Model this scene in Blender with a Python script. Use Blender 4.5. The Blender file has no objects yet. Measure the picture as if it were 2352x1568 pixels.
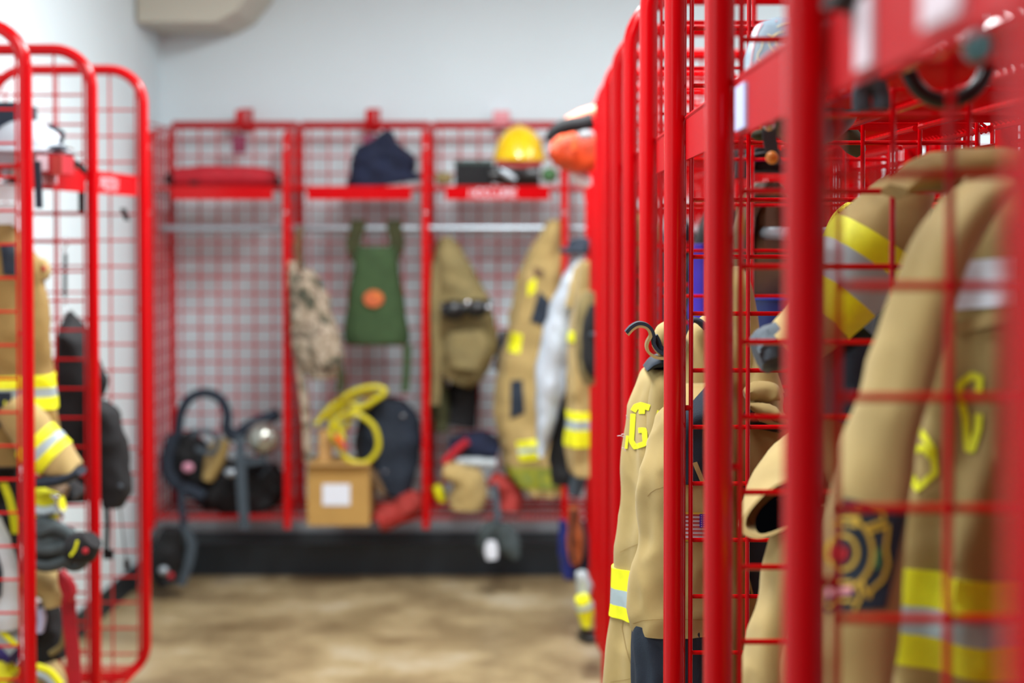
import bpy, bmesh, math, random
from mathutils import Vector, Matrix, noise
from mathutils.bvhtree import BVHTree
R = random.Random(7)
SC = bpy.context.scene
COL = SC.collection
PI = math.pi

# ------------------------------------------------------------------ camera
F = 3840.0                      # focal length in pixels of the 2352 px wide frame
CAMZ, PITCH = 1.60, math.radians(1.5)
SX = 64.0
SY = 264.0 - F*math.tan(PITCH)
cd = bpy.data.cameras.new('camera'); cam = bpy.data.objects.new('camera', cd); COL.objects.link(cam)
cam.location = (0, 0, CAMZ); cam.rotation_euler = (PI/2-PITCH, 0, 0)
cd.sensor_width = 36; cd.lens = F/2352*36
cd.shift_x = -SX/2352; cd.shift_y = -SY/2352
cd.clip_start = .02; cd.clip_end = 60
cd.dof.use_dof = True; cd.dof.focus_distance = 2.46; cd.dof.aperture_fstop = 2.75
SC.camera = cam
# ------------------------------------------------------------------ world, lamps, exposure
w = bpy.data.worlds.new('world'); SC.world = w; w.use_nodes = True
w.node_tree.nodes['Background'].inputs[0].default_value = (.86, .93, 1, 1)
w.node_tree.nodes['Background'].inputs[1].default_value = .09
SC.view_settings.view_transform = 'Standard'; SC.view_settings.look = 'None'
SC.view_settings.gamma = 1; SC.view_settings.use_curve_mapping = False
SC.view_settings.exposure = .32
def lamp(loc, sx, sy, e, col=(.93, .98, 1), rot=(0, 0, 0)):
    l = bpy.data.lights.new('ceiling_lamp', 'AREA'); l.shape = 'RECTANGLE'; l.size = sx; l.size_y = sy
    l.energy = e; l.color = col
    o = bpy.data.objects.new('ceiling_lamp', l); o.location = loc; o.rotation_euler = rot; COL.objects.link(o)
lamp((-.5, 2.6, 2.97), .5, 1.8, 62)
lamp((-.15, 5.2, 2.97), .5, 1.6, 92)
lamp((1.9, 3.2, 2.97), .35, 1.6, 20)
lamp((1.9, 6.0, 2.97), .35, 1.6, 44)
lamp((-1.1, .2, 2.97), .6, .6, 30)

# ------------------------------------------------------------------ helpers
def D(px, py):
    sx = (px-1176-SX)/F; sy = (784-py-SY)/F
    return Vector((sx, math.cos(PITCH)+sy*math.sin(PITCH), -math.sin(PITCH)+sy*math.cos(PITCH)))
def at(px, py, Y):
    d = D(px, py); return Vector((0, 0, CAMZ)) + d*(Y/d.y)
def lin(h):
    h = h.lstrip('#'); r = []
    for i in (0, 2, 4):
        c = int(h[i:i+2], 16)/255; r.append(c/12.92 if c <= .04045 else ((c+.055)/1.055)**2.4)
    return tuple(r)+(1,)
MATS = {}
def mat(name, hexc, rough=.5, metal=0, coat=0, var=.0, vscale=8, bump=0, bscale=400, second=None, spec=.5, ramp=None, sheen=0):
    m = bpy.data.materials.new(name); m.use_nodes = True; n = m.node_tree; b = n.nodes['Principled BSDF']
    b.inputs['Roughness'].default_value = rough; b.inputs['Metallic'].default_value = metal
    b.inputs['Coat Weight'].default_value = coat; b.inputs['Coat Roughness'].default_value = .12
    b.inputs['Specular IOR Level'].default_value = spec; b.inputs['Base Color'].default_value = lin(hexc)
    if sheen: b.inputs['Sheen Weight'].default_value = sheen
    tc = n.nodes.new('ShaderNodeTexCoord')
    if var or second or ramp:
        nz = n.nodes.new('ShaderNodeTexNoise'); nz.inputs['Scale'].default_value = vscale; nz.inputs['Detail'].default_value = 5
        n.links.new(tc.outputs['Object'], nz.inputs['Vector'])
        cr = n.nodes.new('ShaderNodeValToRGB'); n.links.new(nz.outputs['Fac'], cr.inputs['Fac'])
        c = lin(hexc)
        if ramp:
            cr.color_ramp.interpolation = 'CONSTANT' if ramp[0] else 'LINEAR'
            els = ramp[1]
            while len(cr.color_ramp.elements) < len(els): cr.color_ramp.elements.new(.5)
            for e, (p, h) in zip(cr.color_ramp.elements, els): e.position = p; e.color = lin(h)
        else:
            c2 = lin(second) if second else tuple(x*(1-var) for x in c[:3])+(1,)
            cr.color_ramp.elements[0].position = .35; cr.color_ramp.elements[0].color = c2
            cr.color_ramp.elements[1].position = .62; cr.color_ramp.elements[1].color = c
        n.links.new(cr.outputs['Color'], b.inputs['Base Color'])
    if bump:
        nb = n.nodes.new('ShaderNodeTexNoise'); nb.inputs['Scale'].default_value = bscale; nb.inputs['Detail'].default_value = 3
        n.links.new(tc.outputs['Object'], nb.inputs['Vector'])
        bp = n.nodes.new('ShaderNodeBump'); bp.inputs['Strength'].default_value = bump; bp.inputs['Distance'].default_value = .002
        n.links.new(nb.outputs['Fac'], bp.inputs['Height']); n.links.new(bp.outputs['Normal'], b.inputs['Normal'])
    MATS[name] = m; return m
RED = mat('red_powder_coat', '#be0008', .16, spec=.26, bump=.03, bscale=90)
REDM = mat('red_satin_plate', '#b4000c', .5, spec=.15)
TAN = mat('tan_canvas', '#b2985f', .9, var=.16, vscale=11, bump=.22, bscale=1500, sheen=.1)
TAND = mat('dark_and_shaded_tan', '#9a7c44', .85, var=.2, vscale=14, bump=.3, bscale=600)  # darker copy of tan: coat shade put into the colour; also hood, seams
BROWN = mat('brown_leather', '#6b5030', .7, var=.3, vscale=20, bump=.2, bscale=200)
HIVIS = mat('lime_yellow_trim', '#efee06', .6, bump=.25, bscale=900, var=.08, vscale=60)
SILV = mat('reflective_tape', '#a9b9bd', .45, metal=.15, bump=.15, bscale=900)
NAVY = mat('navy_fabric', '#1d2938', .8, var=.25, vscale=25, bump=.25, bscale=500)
NAVYB = mat('navy_blue_cotton', '#101a36', .9, var=.3, vscale=15, bump=.2, bscale=300)
BLACK = mat('black_fabric', '#0a0c10', .8, var=.4, vscale=20, bump=.2, bscale=300)
BLKG = mat('black_rubber', '#07090c', .35)
DKBL = mat('black_hollow', '#030304', .95, spec=0)  # matte black for the sleeve cap, the dark of its hollow as colour
GREY = mat('grey_webbing', '#3e4a54', .7, var=.2, vscale=30)
GLOVE = mat('grey_glove_leather', '#3f4a4c', .7, var=.35, vscale=25, bump=.2, bscale=150)
CHROME = mat('bare_steel', '#c9ced2', .22, metal=1)
DULL = mat('galvanised_rod', '#aab4bc', .35, metal=.7)
WHITE = mat('white_plastic', '#e6eaee', .4)
PAPER = mat('white_label', '#dfe4ee', .7)
LAV = mat('pale_blue_label', '#c4cdf6', .5)
LETTER = mat('white_vinyl', '#d6c3cb', .6)
GOLD = mat('gold_thread', '#c7a12c', .6)
GOLDP = mat('pale_gold_line', '#e2d3a0', .5)
LEATH = mat('silvery_blue_leather', '#8ea5b4', .35, var=.15, vscale=30, bump=.1, bscale=250, spec=.7)
REDF = mat('red_fabric', '#b80a22', .65, var=.2, vscale=25)
REDD = mat('dull_red_cloth', '#a8332c', .8, var=.2, vscale=20)
PINKT = mat('rose_piping_and_sheen', '#d98f98', .5)
ORANGE = mat('orange_fabric', '#ee5520', .55, var=.3, vscale=14)
ORNG = mat('amber_cord', '#e08a2c', .5)
GREEN = mat('olive_green_cordura', '#37502c', .85, var=.2, vscale=20, bump=.2, bscale=200)
OLIVE = mat('dark_olive', '#3a3c1c', .85, var=.3, vscale=30)
COY = mat('coyote_tan', '#84754a', .85, var=.3, vscale=12, bump=.2, bscale=200)
CAMO = mat('camouflage', '#7c7060', .9, vscale=17, ramp=(True, [(0, '#4a4a3c'), (.42, '#8b7b66'), (.5, '#a99a86'), (.6, '#6b5a4b'), (.68, '#55604c')]))
CARD = mat('brown_cardboard', '#b88f4c', .85, var=.08, vscale=10)
CARD2 = mat('pale_cardboard', '#d2a86c', .85)
YEL = mat('yellow_helmet_shell', '#efc400', .25, coat=.5)
ROPE = mat('yellow_rope_braid', '#d7c71a', .8, vscale=260, bump=.9, bscale=420, ramp=(False, [(.3, '#1b1a08'), (.36, '#8a7a0a'), (.45, '#cdbb12'), (.7, '#efe24a')]))
HOSE = mat('yellow_hose', '#c9bd14', .4)
ALU = mat('aluminised_cloth', '#c6d0da', .4, metal=.55, bump=1, bscale=110)
FOIL = mat('pale_grey_liner', '#b7c0c4', .6, var=.15, vscale=20, bump=.4, bscale=60)
PURP = mat('purple_cloth', '#3410a0', .6)
BLUE = mat('blue_plastic', '#0a1f66', .35); BLUE2 = mat('bright_blue_rim', '#0c41b8', .3)
TEAL = mat('teal_plastic', '#5f9aa0', .4)
GRNP = mat('green_plastic', '#3f6b3f', .5)
GOLDB = mat('amber_cylinder', '#a28a55', .35)
SPH = mat('cylinder_end', '#a6a79e', .18, metal=.8)
FOILW = mat('white_crinkled_liner', '#d4dcdf', .55, bump=.8, bscale=80)
WALL = mat('wall_paint', '#deedf2', .7, var=.03, vscale=1.5)
WALL2 = mat('grey_tan_paint', '#c2bfb0', .6)
CEIL = mat('ceiling_paint', '#e4e6e6', .8)
BASE = mat('black_rubber_base', '#18222a', .5)
# floor: mottled stained concrete
FLOOR = bpy.data.materials.new('stained_concrete'); FLOOR.use_nodes = True
n = FLOOR.node_tree; b = n.nodes['Principled BSDF']; tc = n.nodes.new('ShaderNodeTexCoord')
mp = n.nodes.new('ShaderNodeMapping'); mp.inputs['Scale'].default_value = (1, 1, 1); n.links.new(tc.outputs['Object'], mp.inputs['Vector'])
n1 = n.nodes.new('ShaderNodeTexNoise'); n1.inputs['Scale'].default_value = 2.2; n1.inputs['Detail'].default_value = 6; n1.inputs['Roughness'].default_value = .6
n.links.new(mp.outputs['Vector'], n1.inputs['Vector'])
cr = n.nodes.new('ShaderNodeValToRGB'); n.links.new(n1.outputs['Fac'], cr.inputs['Fac'])
els = [(.3, '#6e5a3c'), (.45, '#8e7a58'), (.56, '#a8946e'), (.7, '#bdb095')]
while len(cr.color_ramp.elements) < 4: cr.color_ramp.elements.new(.5)
for e, (p, h) in zip(cr.color_ramp.elements, els): e.position = p; e.color = lin(h)
n.links.new(cr.outputs['Color'], b.inputs['Base Color']); b.inputs['Roughness'].default_value = .38

class MB:
    def __init__(s): s.v = []; s.f = []
    def add(s, vs, fs):
        o = len(s.v); s.v += [Vector(p) for p in vs]; s.f += [tuple(i+o for i in q) for q in fs]; return s
    def box(s, a, b):
        x0, y0, z0 = a; x1, y1, z1 = b
        return s.add([(x0,y0,z0),(x1,y0,z0),(x1,y1,z0),(x0,y1,z0),(x0,y0,z1),(x1,y0,z1),(x1,y1,z1),(x0,y1,z1)],
                     [(0,3,2,1),(4,5,6,7),(0,1,5,4),(1,2,6,5),(2,3,7,6),(3,0,4,7)])
    def tube(s, pts, r, n=8, closed=False, caps=True):
        pts = [Vector(p) for p in pts]; m = len(pts); rr = r if isinstance(r, (list, tuple)) else [r]*m
        vs = []; ref = None
        for i, p in enumerate(pts):
            a = pts[(i-1) % m] if (closed or i > 0) else p
            c = pts[(i+1) % m] if (closed or i < m-1) else p
            t = (c-a).normalized()
            if ref is None:
                ref = Vector((0, 0, 1)) if abs(t.z) < .8 else Vector((0, 1, 0))
                ref = (ref - t*ref.dot(t)).normalized()
            else:
                q = ref - t*ref.dot(t); ref = q.normalized() if q.length > 1e-6 else ref
            bb = t.cross(ref)
            for k in range(n):
                th = 2*PI*k/n; vs.append(p + (ref*math.cos(th)+bb*math.sin(th))*rr[i])
        fs = []
        for i in range(m if closed else m-1):
            j = (i+1) % m
            for k in range(n):
                fs.append((i*n+k, i*n+(k+1) % n, j*n+(k+1) % n, j*n+k))
        if caps and not closed:
            fs.append(tuple(range(n))[::-1]); fs.append(tuple((m-1)*n+k for k in range(n)))
        return s.add(vs, fs)
    def lathe(s, c, prof, n=24, axis='Z', sx=1, sy=1):
        c = Vector(c); vs = []
        for r, z in prof:
            for k in range(n):
                a = 2*PI*k/n; x, y = r*math.cos(a)*sx, r*math.sin(a)*sy
                vs.append(c + (Vector((x, y, z)) if axis == 'Z' else Vector((x, z, y)) if axis == 'Y' else Vector((z, x, y))))
        fs = [(i*n+k, i*n+(k+1) % n, (i+1)*n+(k+1) % n, (i+1)*n+k) for i in range(len(prof)-1) for k in range(n)]
        fs += [tuple(range(n))[::-1], tuple((len(prof)-1)*n+k for k in range(n))]
        return s.add(vs, fs)
    def ball(s, c, rx, ry, rz, n=16, m=10):
        pr = [(max(1e-4, math.sin(PI*i/m)), -math.cos(PI*i/m)) for i in range(m+1)]
        o = len(s.v); s.lathe((0, 0, 0), pr, n)
        for i in range(o, len(s.v)):
            p = s.v[i]; s.v[i] = Vector((c[0]+p.x*rx, c[1]+p.y*ry, c[2]+p.z*rz))
        return s
    def strip(s, pts, wvec, thick=.003):
        """flat webbing following pts; wvec = half width vector"""
        pts = [Vector(p) for p in pts]; wv = Vector(wvec); vs = []; m = len(pts)
        for i, p in enumerate(pts):
            t = (pts[min(i+1, m-1)]-pts[max(i-1, 0)]).normalized(); nn = t.cross(wv).normalized()*thick/2
            vs += [p-wv-nn, p+wv-nn, p+wv+nn, p-wv+nn]
        fs = []
        for i in range(m-1):
            for k in range(4): fs.append((i*4+k, i*4+(k+1) % 4, i*4+4+(k+1) % 4, i*4+4+k))
        fs += [(3, 2, 1, 0), tuple((m-1)*4+k for k in range(4))]
        return s.add(vs, fs)
    def mesh(s, name, m, org=(0, 0, 0), smooth=True):
        me = bpy.data.meshes.new(name); o = Vector(org)
        me.from_pydata([p-o for p in s.v], [], s.f); me.materials.append(m)
        bm = bmesh.new(); bm.from_mesh(me); bmesh.ops.recalc_face_normals(bm, faces=bm.faces); bm.to_mesh(me); bm.free()
        if smooth: me.shade_smooth() if hasattr(me, 'shade_smooth') else None; me.set_sharp_from_angle(angle=math.radians(42))
        me.update(); return me
    def bounds(s):
        return (Vector([min(p[i] for p in s.v) for i in range(3)]), Vector([max(p[i] for p in s.v) for i in range(3)]))

def spline(pts, k=8):
    """Catmull-Rom through pts"""
    P = [Vector(p) for p in pts]; out = []
    for i in range(len(P)-1):
        a, b_, c, d = P[max(i-1, 0)], P[i], P[i+1], P[min(i+2, len(P)-1)]
        for j in range(k):
            t = j/k; out.append(.5*((2*b_)+(c-a)*t+(2*a-5*b_+4*c-d)*t*t+(3*b_-a-3*c+d)*t**3))
    out.append(P[-1]); return out
def pxs(pts, Y, k=8):
    return spline([at(p[0], p[1], p[2] if len(p) > 2 else Y) for p in pts], k)

class Loft:
    """cloth tube along rings (center, A, B); wrinkled; can give bands lying on it"""
    def __init__(s, rings, wr=.004, fold=0, fk=5, seed=0, ex=2.3, fr=9):
        s.r = rings; s.wr = wr; s.fold = fold; s.fk = fk; s.seed = seed; s.ex = ex; s.fr = fr
    @classmethod
    def px(c, path, Y, rb, ref=(0, 1, 0), **k):
        """path: (px, py, half width px[, Y[, rb]])"""
        P = [at(p[0], p[1], p[3] if len(p) > 3 else Y) for p in path]; rings = []
        ref = Vector(ref)
        for i, p in enumerate(path):
            t = (P[min(i+1, len(P)-1)]-P[max(i-1, 0)]).normalized()
            A = t.cross(ref).normalized(); B = A.cross(t).normalized()
            y = P[i].y
            rings.append((P[i], A*(p[2]*y/F), B*(p[4] if len(p) > 4 else rb)))
        return c(rings, **k)
    @classmethod
    def side(c, rows, Y, rb, **k):
        """rows: (py, px left, px right[, Y[, rb]]) horizontal sections of something that hangs"""
        rings = []
        for q in rows:
            y = q[3] if len(q) > 3 else Y; p = at((q[1]+q[2])/2, q[0], y)
            rings.append((p, Vector(((q[2]-q[1])/2*y/F, 0, 0)), Vector((0, q[4] if len(q) > 4 else rb, 0))))
        return c(rings, **k)
    def pt(s, u, v, off=0):
        m = len(s.r)-1; x = min(max(u, 0), 1)*m; i = min(int(x), m-1); t = x-i
        q = []
        for k in range(3):
            a, b_, c, d = (s.r[max(i-1, 0)][k], s.r[i][k], s.r[i+1][k], s.r[min(i+2, m)][k])
            q.append(.5*((2*b_)+(c-a)*t+(2*a-5*b_+4*c-d)*t*t+(3*b_-a-3*c+d)*t**3))
        C, A, B = q; th = 2*PI*v; cc, ss = math.cos(th), math.sin(th); e = 2/s.ex
        d = A*math.copysign(abs(cc)**e, cc) + B*math.copysign(abs(ss)**e, ss)
        L = d.length or 1e-6; n_ = d/L
        P = C+d
        w_ = noise.noise(Vector((P.x*s.fr, P.y*s.fr, P.z*s.fr*1.3))+Vector((s.seed*3.1, 0, 0)))*s.wr*1.6
        w_ += (1-abs(noise.noise(Vector((P.x*s.fr*2.1, P.y*s.fr*2.1+s.seed, P.z*s.fr*1.6)))*2))*s.wr*.9
        if s.fold: w_ += s.fold*math.sin(s.fk*th+s.seed+2.5*noise.noise(Vector((u*2.5, s.seed, 0))))*min(1, u*3)
        return P + n_*(w_+off)
    def mb(s, nu=40, nv=36, open0=False, open1=False):
        b = MB(); vs = [s.pt(i/nu, j/nv) for i in range(nu+1) for j in range(nv)]
        fs = [(i*nv+j, i*nv+(j+1) % nv, (i+1)*nv+(j+1) % nv, (i+1)*nv+j) for i in range(nu) for j in range(nv)]
        for end, op in ((0, open0), (nu, open1)):
            base = end*nv; c = sum((vs[base+j] for j in range(nv)), Vector())/nv
            if op:   # hem rolled inward
                k = len(vs); vs += [c+(vs[base+j]-c)*.88 for j in range(nv)]
                ins = (s.r[0][0]-s.r[1][0] if end == 0 else s.r[-1][0]-s.r[-2][0]).normalized()*-.03
                vs += [c+(vs[base+j]-c)*.82+ins for j in range(nv)]; vs.append(c+ins)
                for j in range(nv):
                    j2 = (j+1) % nv
                    fs += [(base+j, base+j2, k+j2, k+j), (k+j, k+j2, k+nv+j2, k+nv+j), (k+nv+j, k+nv+j2, k+2*nv)]
            else:
                k = len(vs); vs.append(c)
                fs += [(base+j, base+(j+1) % nv, k) for j in range(nv)]
        return b.add(vs, fs)
    def band(s, i0, i1, off=.0035, slant=0, nv=48, nu=4, ph=0):
        """band between ring positions i0..i1 (ring index units)"""
        m = len(s.r)-1; b = MB(); vs = []
        for lay in (0, 1):
            for i in range(nu+1):
                for j in range(nv):
                    u = (i0+(i1-i0)*i/nu+slant*math.cos(2*PI*j/nv+ph))/m
                    vs.append(s.pt(u, j/nv, off if lay == 0 else off-.003))
        L = (nu+1)*nv; fs = []
        for i in range(nu):
            for j in range(nv):
                j2 = (j+1) % nv
                fs += [(i*nv+j, i*nv+j2, (i+1)*nv+j2, (i+1)*nv+j)]
        for e in (0, nu):
            for j in range(nv): fs.append((e*nv+j, e*nv+(j+1) % nv, L+e*nv+(j+1) % nv, L+e*nv+j))
        return b.add(vs, fs)
def bvh(mbs):
    vs = []; fs = []
    for m_ in (mbs if isinstance(mbs, (list, tuple)) else [mbs]):
        o = len(vs); vs += m_.v; fs += [tuple(i+o for i in q) for q in m_.f]
    return BVHTree.FromPolygons(vs, fs)
CAMP = Vector((0, 0, CAMZ))
def lay(tree, px, py, off):
    """point of the cloth surface met at this place, lifted by off"""
    d = D(px, py).normalized(); h = tree.ray_cast(CAMP, d)
    return None if h[0] is None else h[0]-d*off
def patch(tree, quad, nx=14, ny=14, off=.003, b=None, th=.0015):
    """cloth patch laid on the surface between four corners (tl, tr, br, bl)"""
    b = b or MB(); tl, tr, br, bl = [Vector(q) for q in quad]; g = {}
    for i in range(nx+1):
        for j in range(ny+1):
            s_, t_ = i/nx, j/ny; q = (tl*(1-s_)+tr*s_)*(1-t_)+(bl*(1-s_)+br*s_)*t_
            p = lay(tree, q.x, q.y, off); p2 = lay(tree, q.x, q.y, off-th)
            if p is not None: g[i, j] = (len(b.v), len(b.v)+1); b.v += [p, p2]
    ok = lambda i, j: all((i+a, j+c) in g for a in (0, 1) for c in (0, 1)) and 0 <= i < nx and 0 <= j < ny
    for i in range(nx):
        for j in range(ny):
            if not ok(i, j): continue
            if max((b.v[g[i+a, j+c][0]]-b.v[g[i, j][0]]).length for a in (0, 1) for c in (0, 1)) > .12: continue
            b.f.append((g[i,j][0], g[i+1,j][0], g[i+1,j+1][0], g[i,j+1][0]))
            for (p, q, di, dj) in (((i,j),(i+1,j),0,-1), ((i+1,j),(i+1,j+1),1,0), ((i+1,j+1),(i,j+1),0,1), ((i,j+1),(i,j),-1,0)):
                if not ok(i+di, j+dj): b.f.append((g[p][0], g[q][0], g[q][1], g[p][1]))
    return b
def strokes(place, lines, wd, b=None, step=5):
    """stitched strip along 2D polylines; place(x, y) -> 3D point"""
    b = b or MB()
    for ln in lines:
        P = [Vector(p) for p in ln]; S = [P[0]]
        for a, c in zip(P, P[1:]):
            k = max(1, int((c-a).length/step)); S += [a+(c-a)*(i+1)/k for i in range(k)]
        rows = []
        for i, p in enumerate(S):
            t = (S[min(i+1, len(S)-1)]-S[max(i-1, 0)])
            if t.length < 1e-6: t = Vector((1, 0))
            t.normalize(); q = Vector((-t.y, t.x))*wd/2; row = []
            for s_ in (-1, 0, 1):
                r_ = place(p.x+q.x*s_, p.y+q.y*s_)
                row.append(r_)
            rows.append(row)
        o = len(b.v); idx = []
        for row in rows:
            ii = []
            for r_ in row:
                if r_ is None: ii.append(None)
                else: ii.append(len(b.v)); b.v.append(r_)
            idx.append(ii)
        for a, c in zip(idx, idx[1:]):
            for k in (0, 1):
                q = (a[k], a[k+1], c[k+1], c[k])
                if None in q: continue
                if max((b.v[x]-b.v[q[0]]).length for x in q) > .08: continue
                b.f.append(q)
    return b
GL = {'A': [[(0,0),(2,6),(4,0)],[(1,2),(3,2)]], 'C': [[(4,5),(3,6),(1,6),(0,5),(0,1),(1,0),(3,0),(4,1)]],
      'D': [[(0,0),(0,6),(2.6,6),(4,4.6),(4,1.4),(2.6,0),(0,0)]], 'E': [[(4,6),(0,6),(0,0),(4,0)],[(0,3),(3,3)]],
      'F': [[(4,6),(0,6),(0,0)],[(0,3),(3,3)]], 'G': [[(4,5),(3,6),(1,6),(0,5),(0,1),(1,0),(3,0),(4,1),(4,3),(2.4,3)]],
      'I': [[(2,0),(2,6)]], 'L': [[(0,6),(0,0),(4,0)]], 'M': [[(0,0),(0,6),(2,2.5),(4,6),(4,0)]], 'N': [[(0,0),(0,6),(4,0),(4,6)]],
      'O': [[(1,0),(3,0),(4,1),(4,5),(3,6),(1,6),(0,5),(0,1),(1,0)]], 'P': [[(0,0),(0,6),(3,6),(4,5),(4,4),(3,3),(0,3)]],
      'R': [[(0,0),(0,6),(3,6),(4,5),(4,4),(3,3),(0,3)],[(2,3),(4,0)]], 'S': [[(4,5),(3,6),(1,6),(0,5),(0,4),(1,3),(3,3),(4,2),(4,1),(3,0),(1,0),(0,1)]],
      'T': [[(0,6),(4,6)],[(2,6),(2,0)]], 'U': [[(0,6),(0,1),(1,0),(3,0),(4,1),(4,6)]], ' ': []}
def word(txt, h, gap=1.6):
    """polylines of a word, height h, centred on 0"""
    k = h/6; W = (len(txt)*(4+gap)-gap)*k; out = []
    for i, ch in enumerate(txt):
        for ln in GL[ch]: out.append([(-W/2+(i*(4+gap)+x)*k, y*k-h/2) for x, y in ln])
    return out

def obj(name, me, parent=None, loc=(0, 0, 0), label=None):
    o = bpy.data.objects.new(name, me); COL.objects.link(o); o.location = loc
    if parent: o.parent = parent
    if label: o['label'] = label
    return o
def P(name, mb, m, label=None, sub=None, smooth=True, stuff=False): return dict(n=name, mb=mb, m=m, l=label, s=sub or [], sm=smooth, st=stuff)
LOG = []
def T(name, label, cat, parts, group=None):
    """a thing: one mesh, or an Empty at its base with its parts"""
    def allmb(ps):
        for p in ps:
            yield p['mb']; yield from allmb(p['s'])
    bs = [m_.bounds() for m_ in allmb(parts) if m_.v]
    lo = Vector([min(x[0][i] for x in bs) for i in range(3)]); hi = Vector([max(x[1][i] for x in bs) for i in range(3)])
    org = Vector(((lo.x+hi.x)/2, (lo.y+hi.y)/2, lo.z))
    if len(parts) == 1 and not parts[0]['s']:
        p = parts[0]; r = obj(name, p['mb'].mesh(name, p['m'], org, p['sm']), None, org)
    else:
        r = obj(name, None, None, org)
        for p in parts:
            if not p['mb'].v: continue
            o = obj(p['n'], p['mb'].mesh(p['n'], p['m'], org, p['sm']), r, label=p['l'])
            if p['st']: o['kind'] = 'stuff'
            for q in p['s']:
                if not q['mb'].v: continue
                o2 = obj(q['n'], q['mb'].mesh(q['n'], q['m'], org, q['sm']), o, label=q['l'])
    r['label'] = label; r['category'] = cat
    if group: r['group'] = group
    return r
def S(name, mb, m, label=None):
    o = obj(name, mb.mesh(name, m, smooth=False)); o['kind'] = 'structure'
    if label: o['label'] = label
    return o

# ------------------------------------------------------------------ room
XL, XR_, YB, YF, ZC = -1.80, 2.9, 7.95, -2.0, 3.0
S('floor', MB().box((XL-.1, YF, -.05), (XR_+.1, YB+.1, 0)), FLOOR, 'mottled brown stained concrete floor')
S('wall_back', MB().box((XL-.1, YB, 0), (XR_+.1, YB+.1, ZC)), WALL, 'pale blue grey painted wall behind the far lockers')
S('wall_left', MB().box((XL-.1, YF, 0), (XL, YB, ZC)), WALL, 'pale painted wall behind the left lockers')
S('wall_right', MB().box((XR_, YF, 0), (XR_+.1, YB, ZC)), WALL, 'pale painted wall far beyond the right lockers')
S('ceiling', MB().box((XL-.1, YF, ZC), (XR_+.1, YB+.1, ZC+.05)), CEIL, 'white ceiling')
S('baseboard_back', MB().box((XL, YB-.008, 0), (XR_, YB, .10)).box((XL, YB-.014, 0), (XR_, YB-.008, .012)), BASE, 'black rubber baseboard along the far wall')
S('baseboard_left', MB().box((XL, YF, 0), (XL+.008, YB-.01, .10)).box((XL+.008, YF, 0), (XL+.014, YB-.014, .012)), BASE, 'black rubber baseboard along the left wall')
S('trim_1', MB().box((XL+.02, 7.63, 0), (XR_-.01, YB-.016, .145)), BASE, 'low black plinth under the hanging lockers')
# grey tan box, its right edge slanted, in the far left ceiling corner
zb = at(450, 60, 7.6).z
d_ = MB(); x0, x1 = XL+.01, at(510, 40, 7.6).x; x2 = at(600, 0, 7.6).x
prof = [(x0, zb), (x1, zb), (x1+.09, zb+.05), (x2, zb+.16), (x2, ZC-.01), (x0, ZC-.01)]
d_.add([(x, 7.45, z) for x, z in prof]+[(x, 7.94, z) for x, z in prof], [(5,4,3,2,1,0), (6,7,8,9,10,11)]+[(i, (i+1) % 6, 6+(i+1) % 6, 6+i) for i in range(6)])
T('ceiling_corner_box', 'grey tan box in the far left corner under the ceiling', 'corner_box', [P('x', d_, WALL2, smooth=False)])

# ------------------------------------------------------------------ lockers with rounded tube side frames
TR = .0163; LH = 1.98; LD = .515; ZL = .135; WR = .0033
def loop(s, x0=TR, x1=LD-TR, z0=TR, z1=LH-TR, r=.108, k=9):
    out = []
    for cx, cz, a0 in ((x1-r, z1-r, 0), (x0+r, z1-r, 90), (x0+r, z0+r, 180), (x1-r, z0+r, 270)):
        for i in range(k+1):
            a = math.radians(a0+90*i/k); out.append(Vector((s*(cx+r*math.cos(a)), 0, cz+r*math.sin(a))))
    return out
XV = [.0400+.0832*i for i in range(6)]
ZH = [1.8367-.0832*i for i in range(22)]
CH = {}
def meshes(s):
    if s in CH: return CH[s]
    fr = MB().tube(loop(s), TR, 18, closed=True)
    for z in (1.62, 1.20, .74, .30): fr.tube([(s*.028, 0, z), (s*.041, 0, z)], .004, 8); fr.tube([(s*(LD-.028), 0, z), (s*(XV[-1]), 0, z)], .004, 8)
    vw = MB().tube([(0, 0, .03), (0, 0, 1.95)], WR, 8)
    vw2 = MB().tube([(0, 0, .075), (0, 0, 1.905)], WR, 8)
    hw = MB().tube([(s*XV[0], WR*1.6, 0), (s*XV[-1], WR*1.6, 0)], WR, 8)
    grid = MB()
    for i, x in enumerate(XV): grid.tube([(s*x, 0, .075 if i in (0, 5) else .03), (s*x, 0, 1.905 if i in (0, 5) else 1.95)], WR, 6)
    for z in ZH: grid.tube([(s*XV[0], WR*1.6, z), (s*XV[-1], WR*1.6, z)], WR, 6)
    CH[s] = dict(fr=fr.mesh('side_frame', RED), vw=vw.mesh('wire', RED), vw2=vw2.mesh('wire', RED), hw=hw.mesh('wire', RED), grid=grid.mesh('wire_mesh', RED))
    return CH[s]
BAYS = {}
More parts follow.
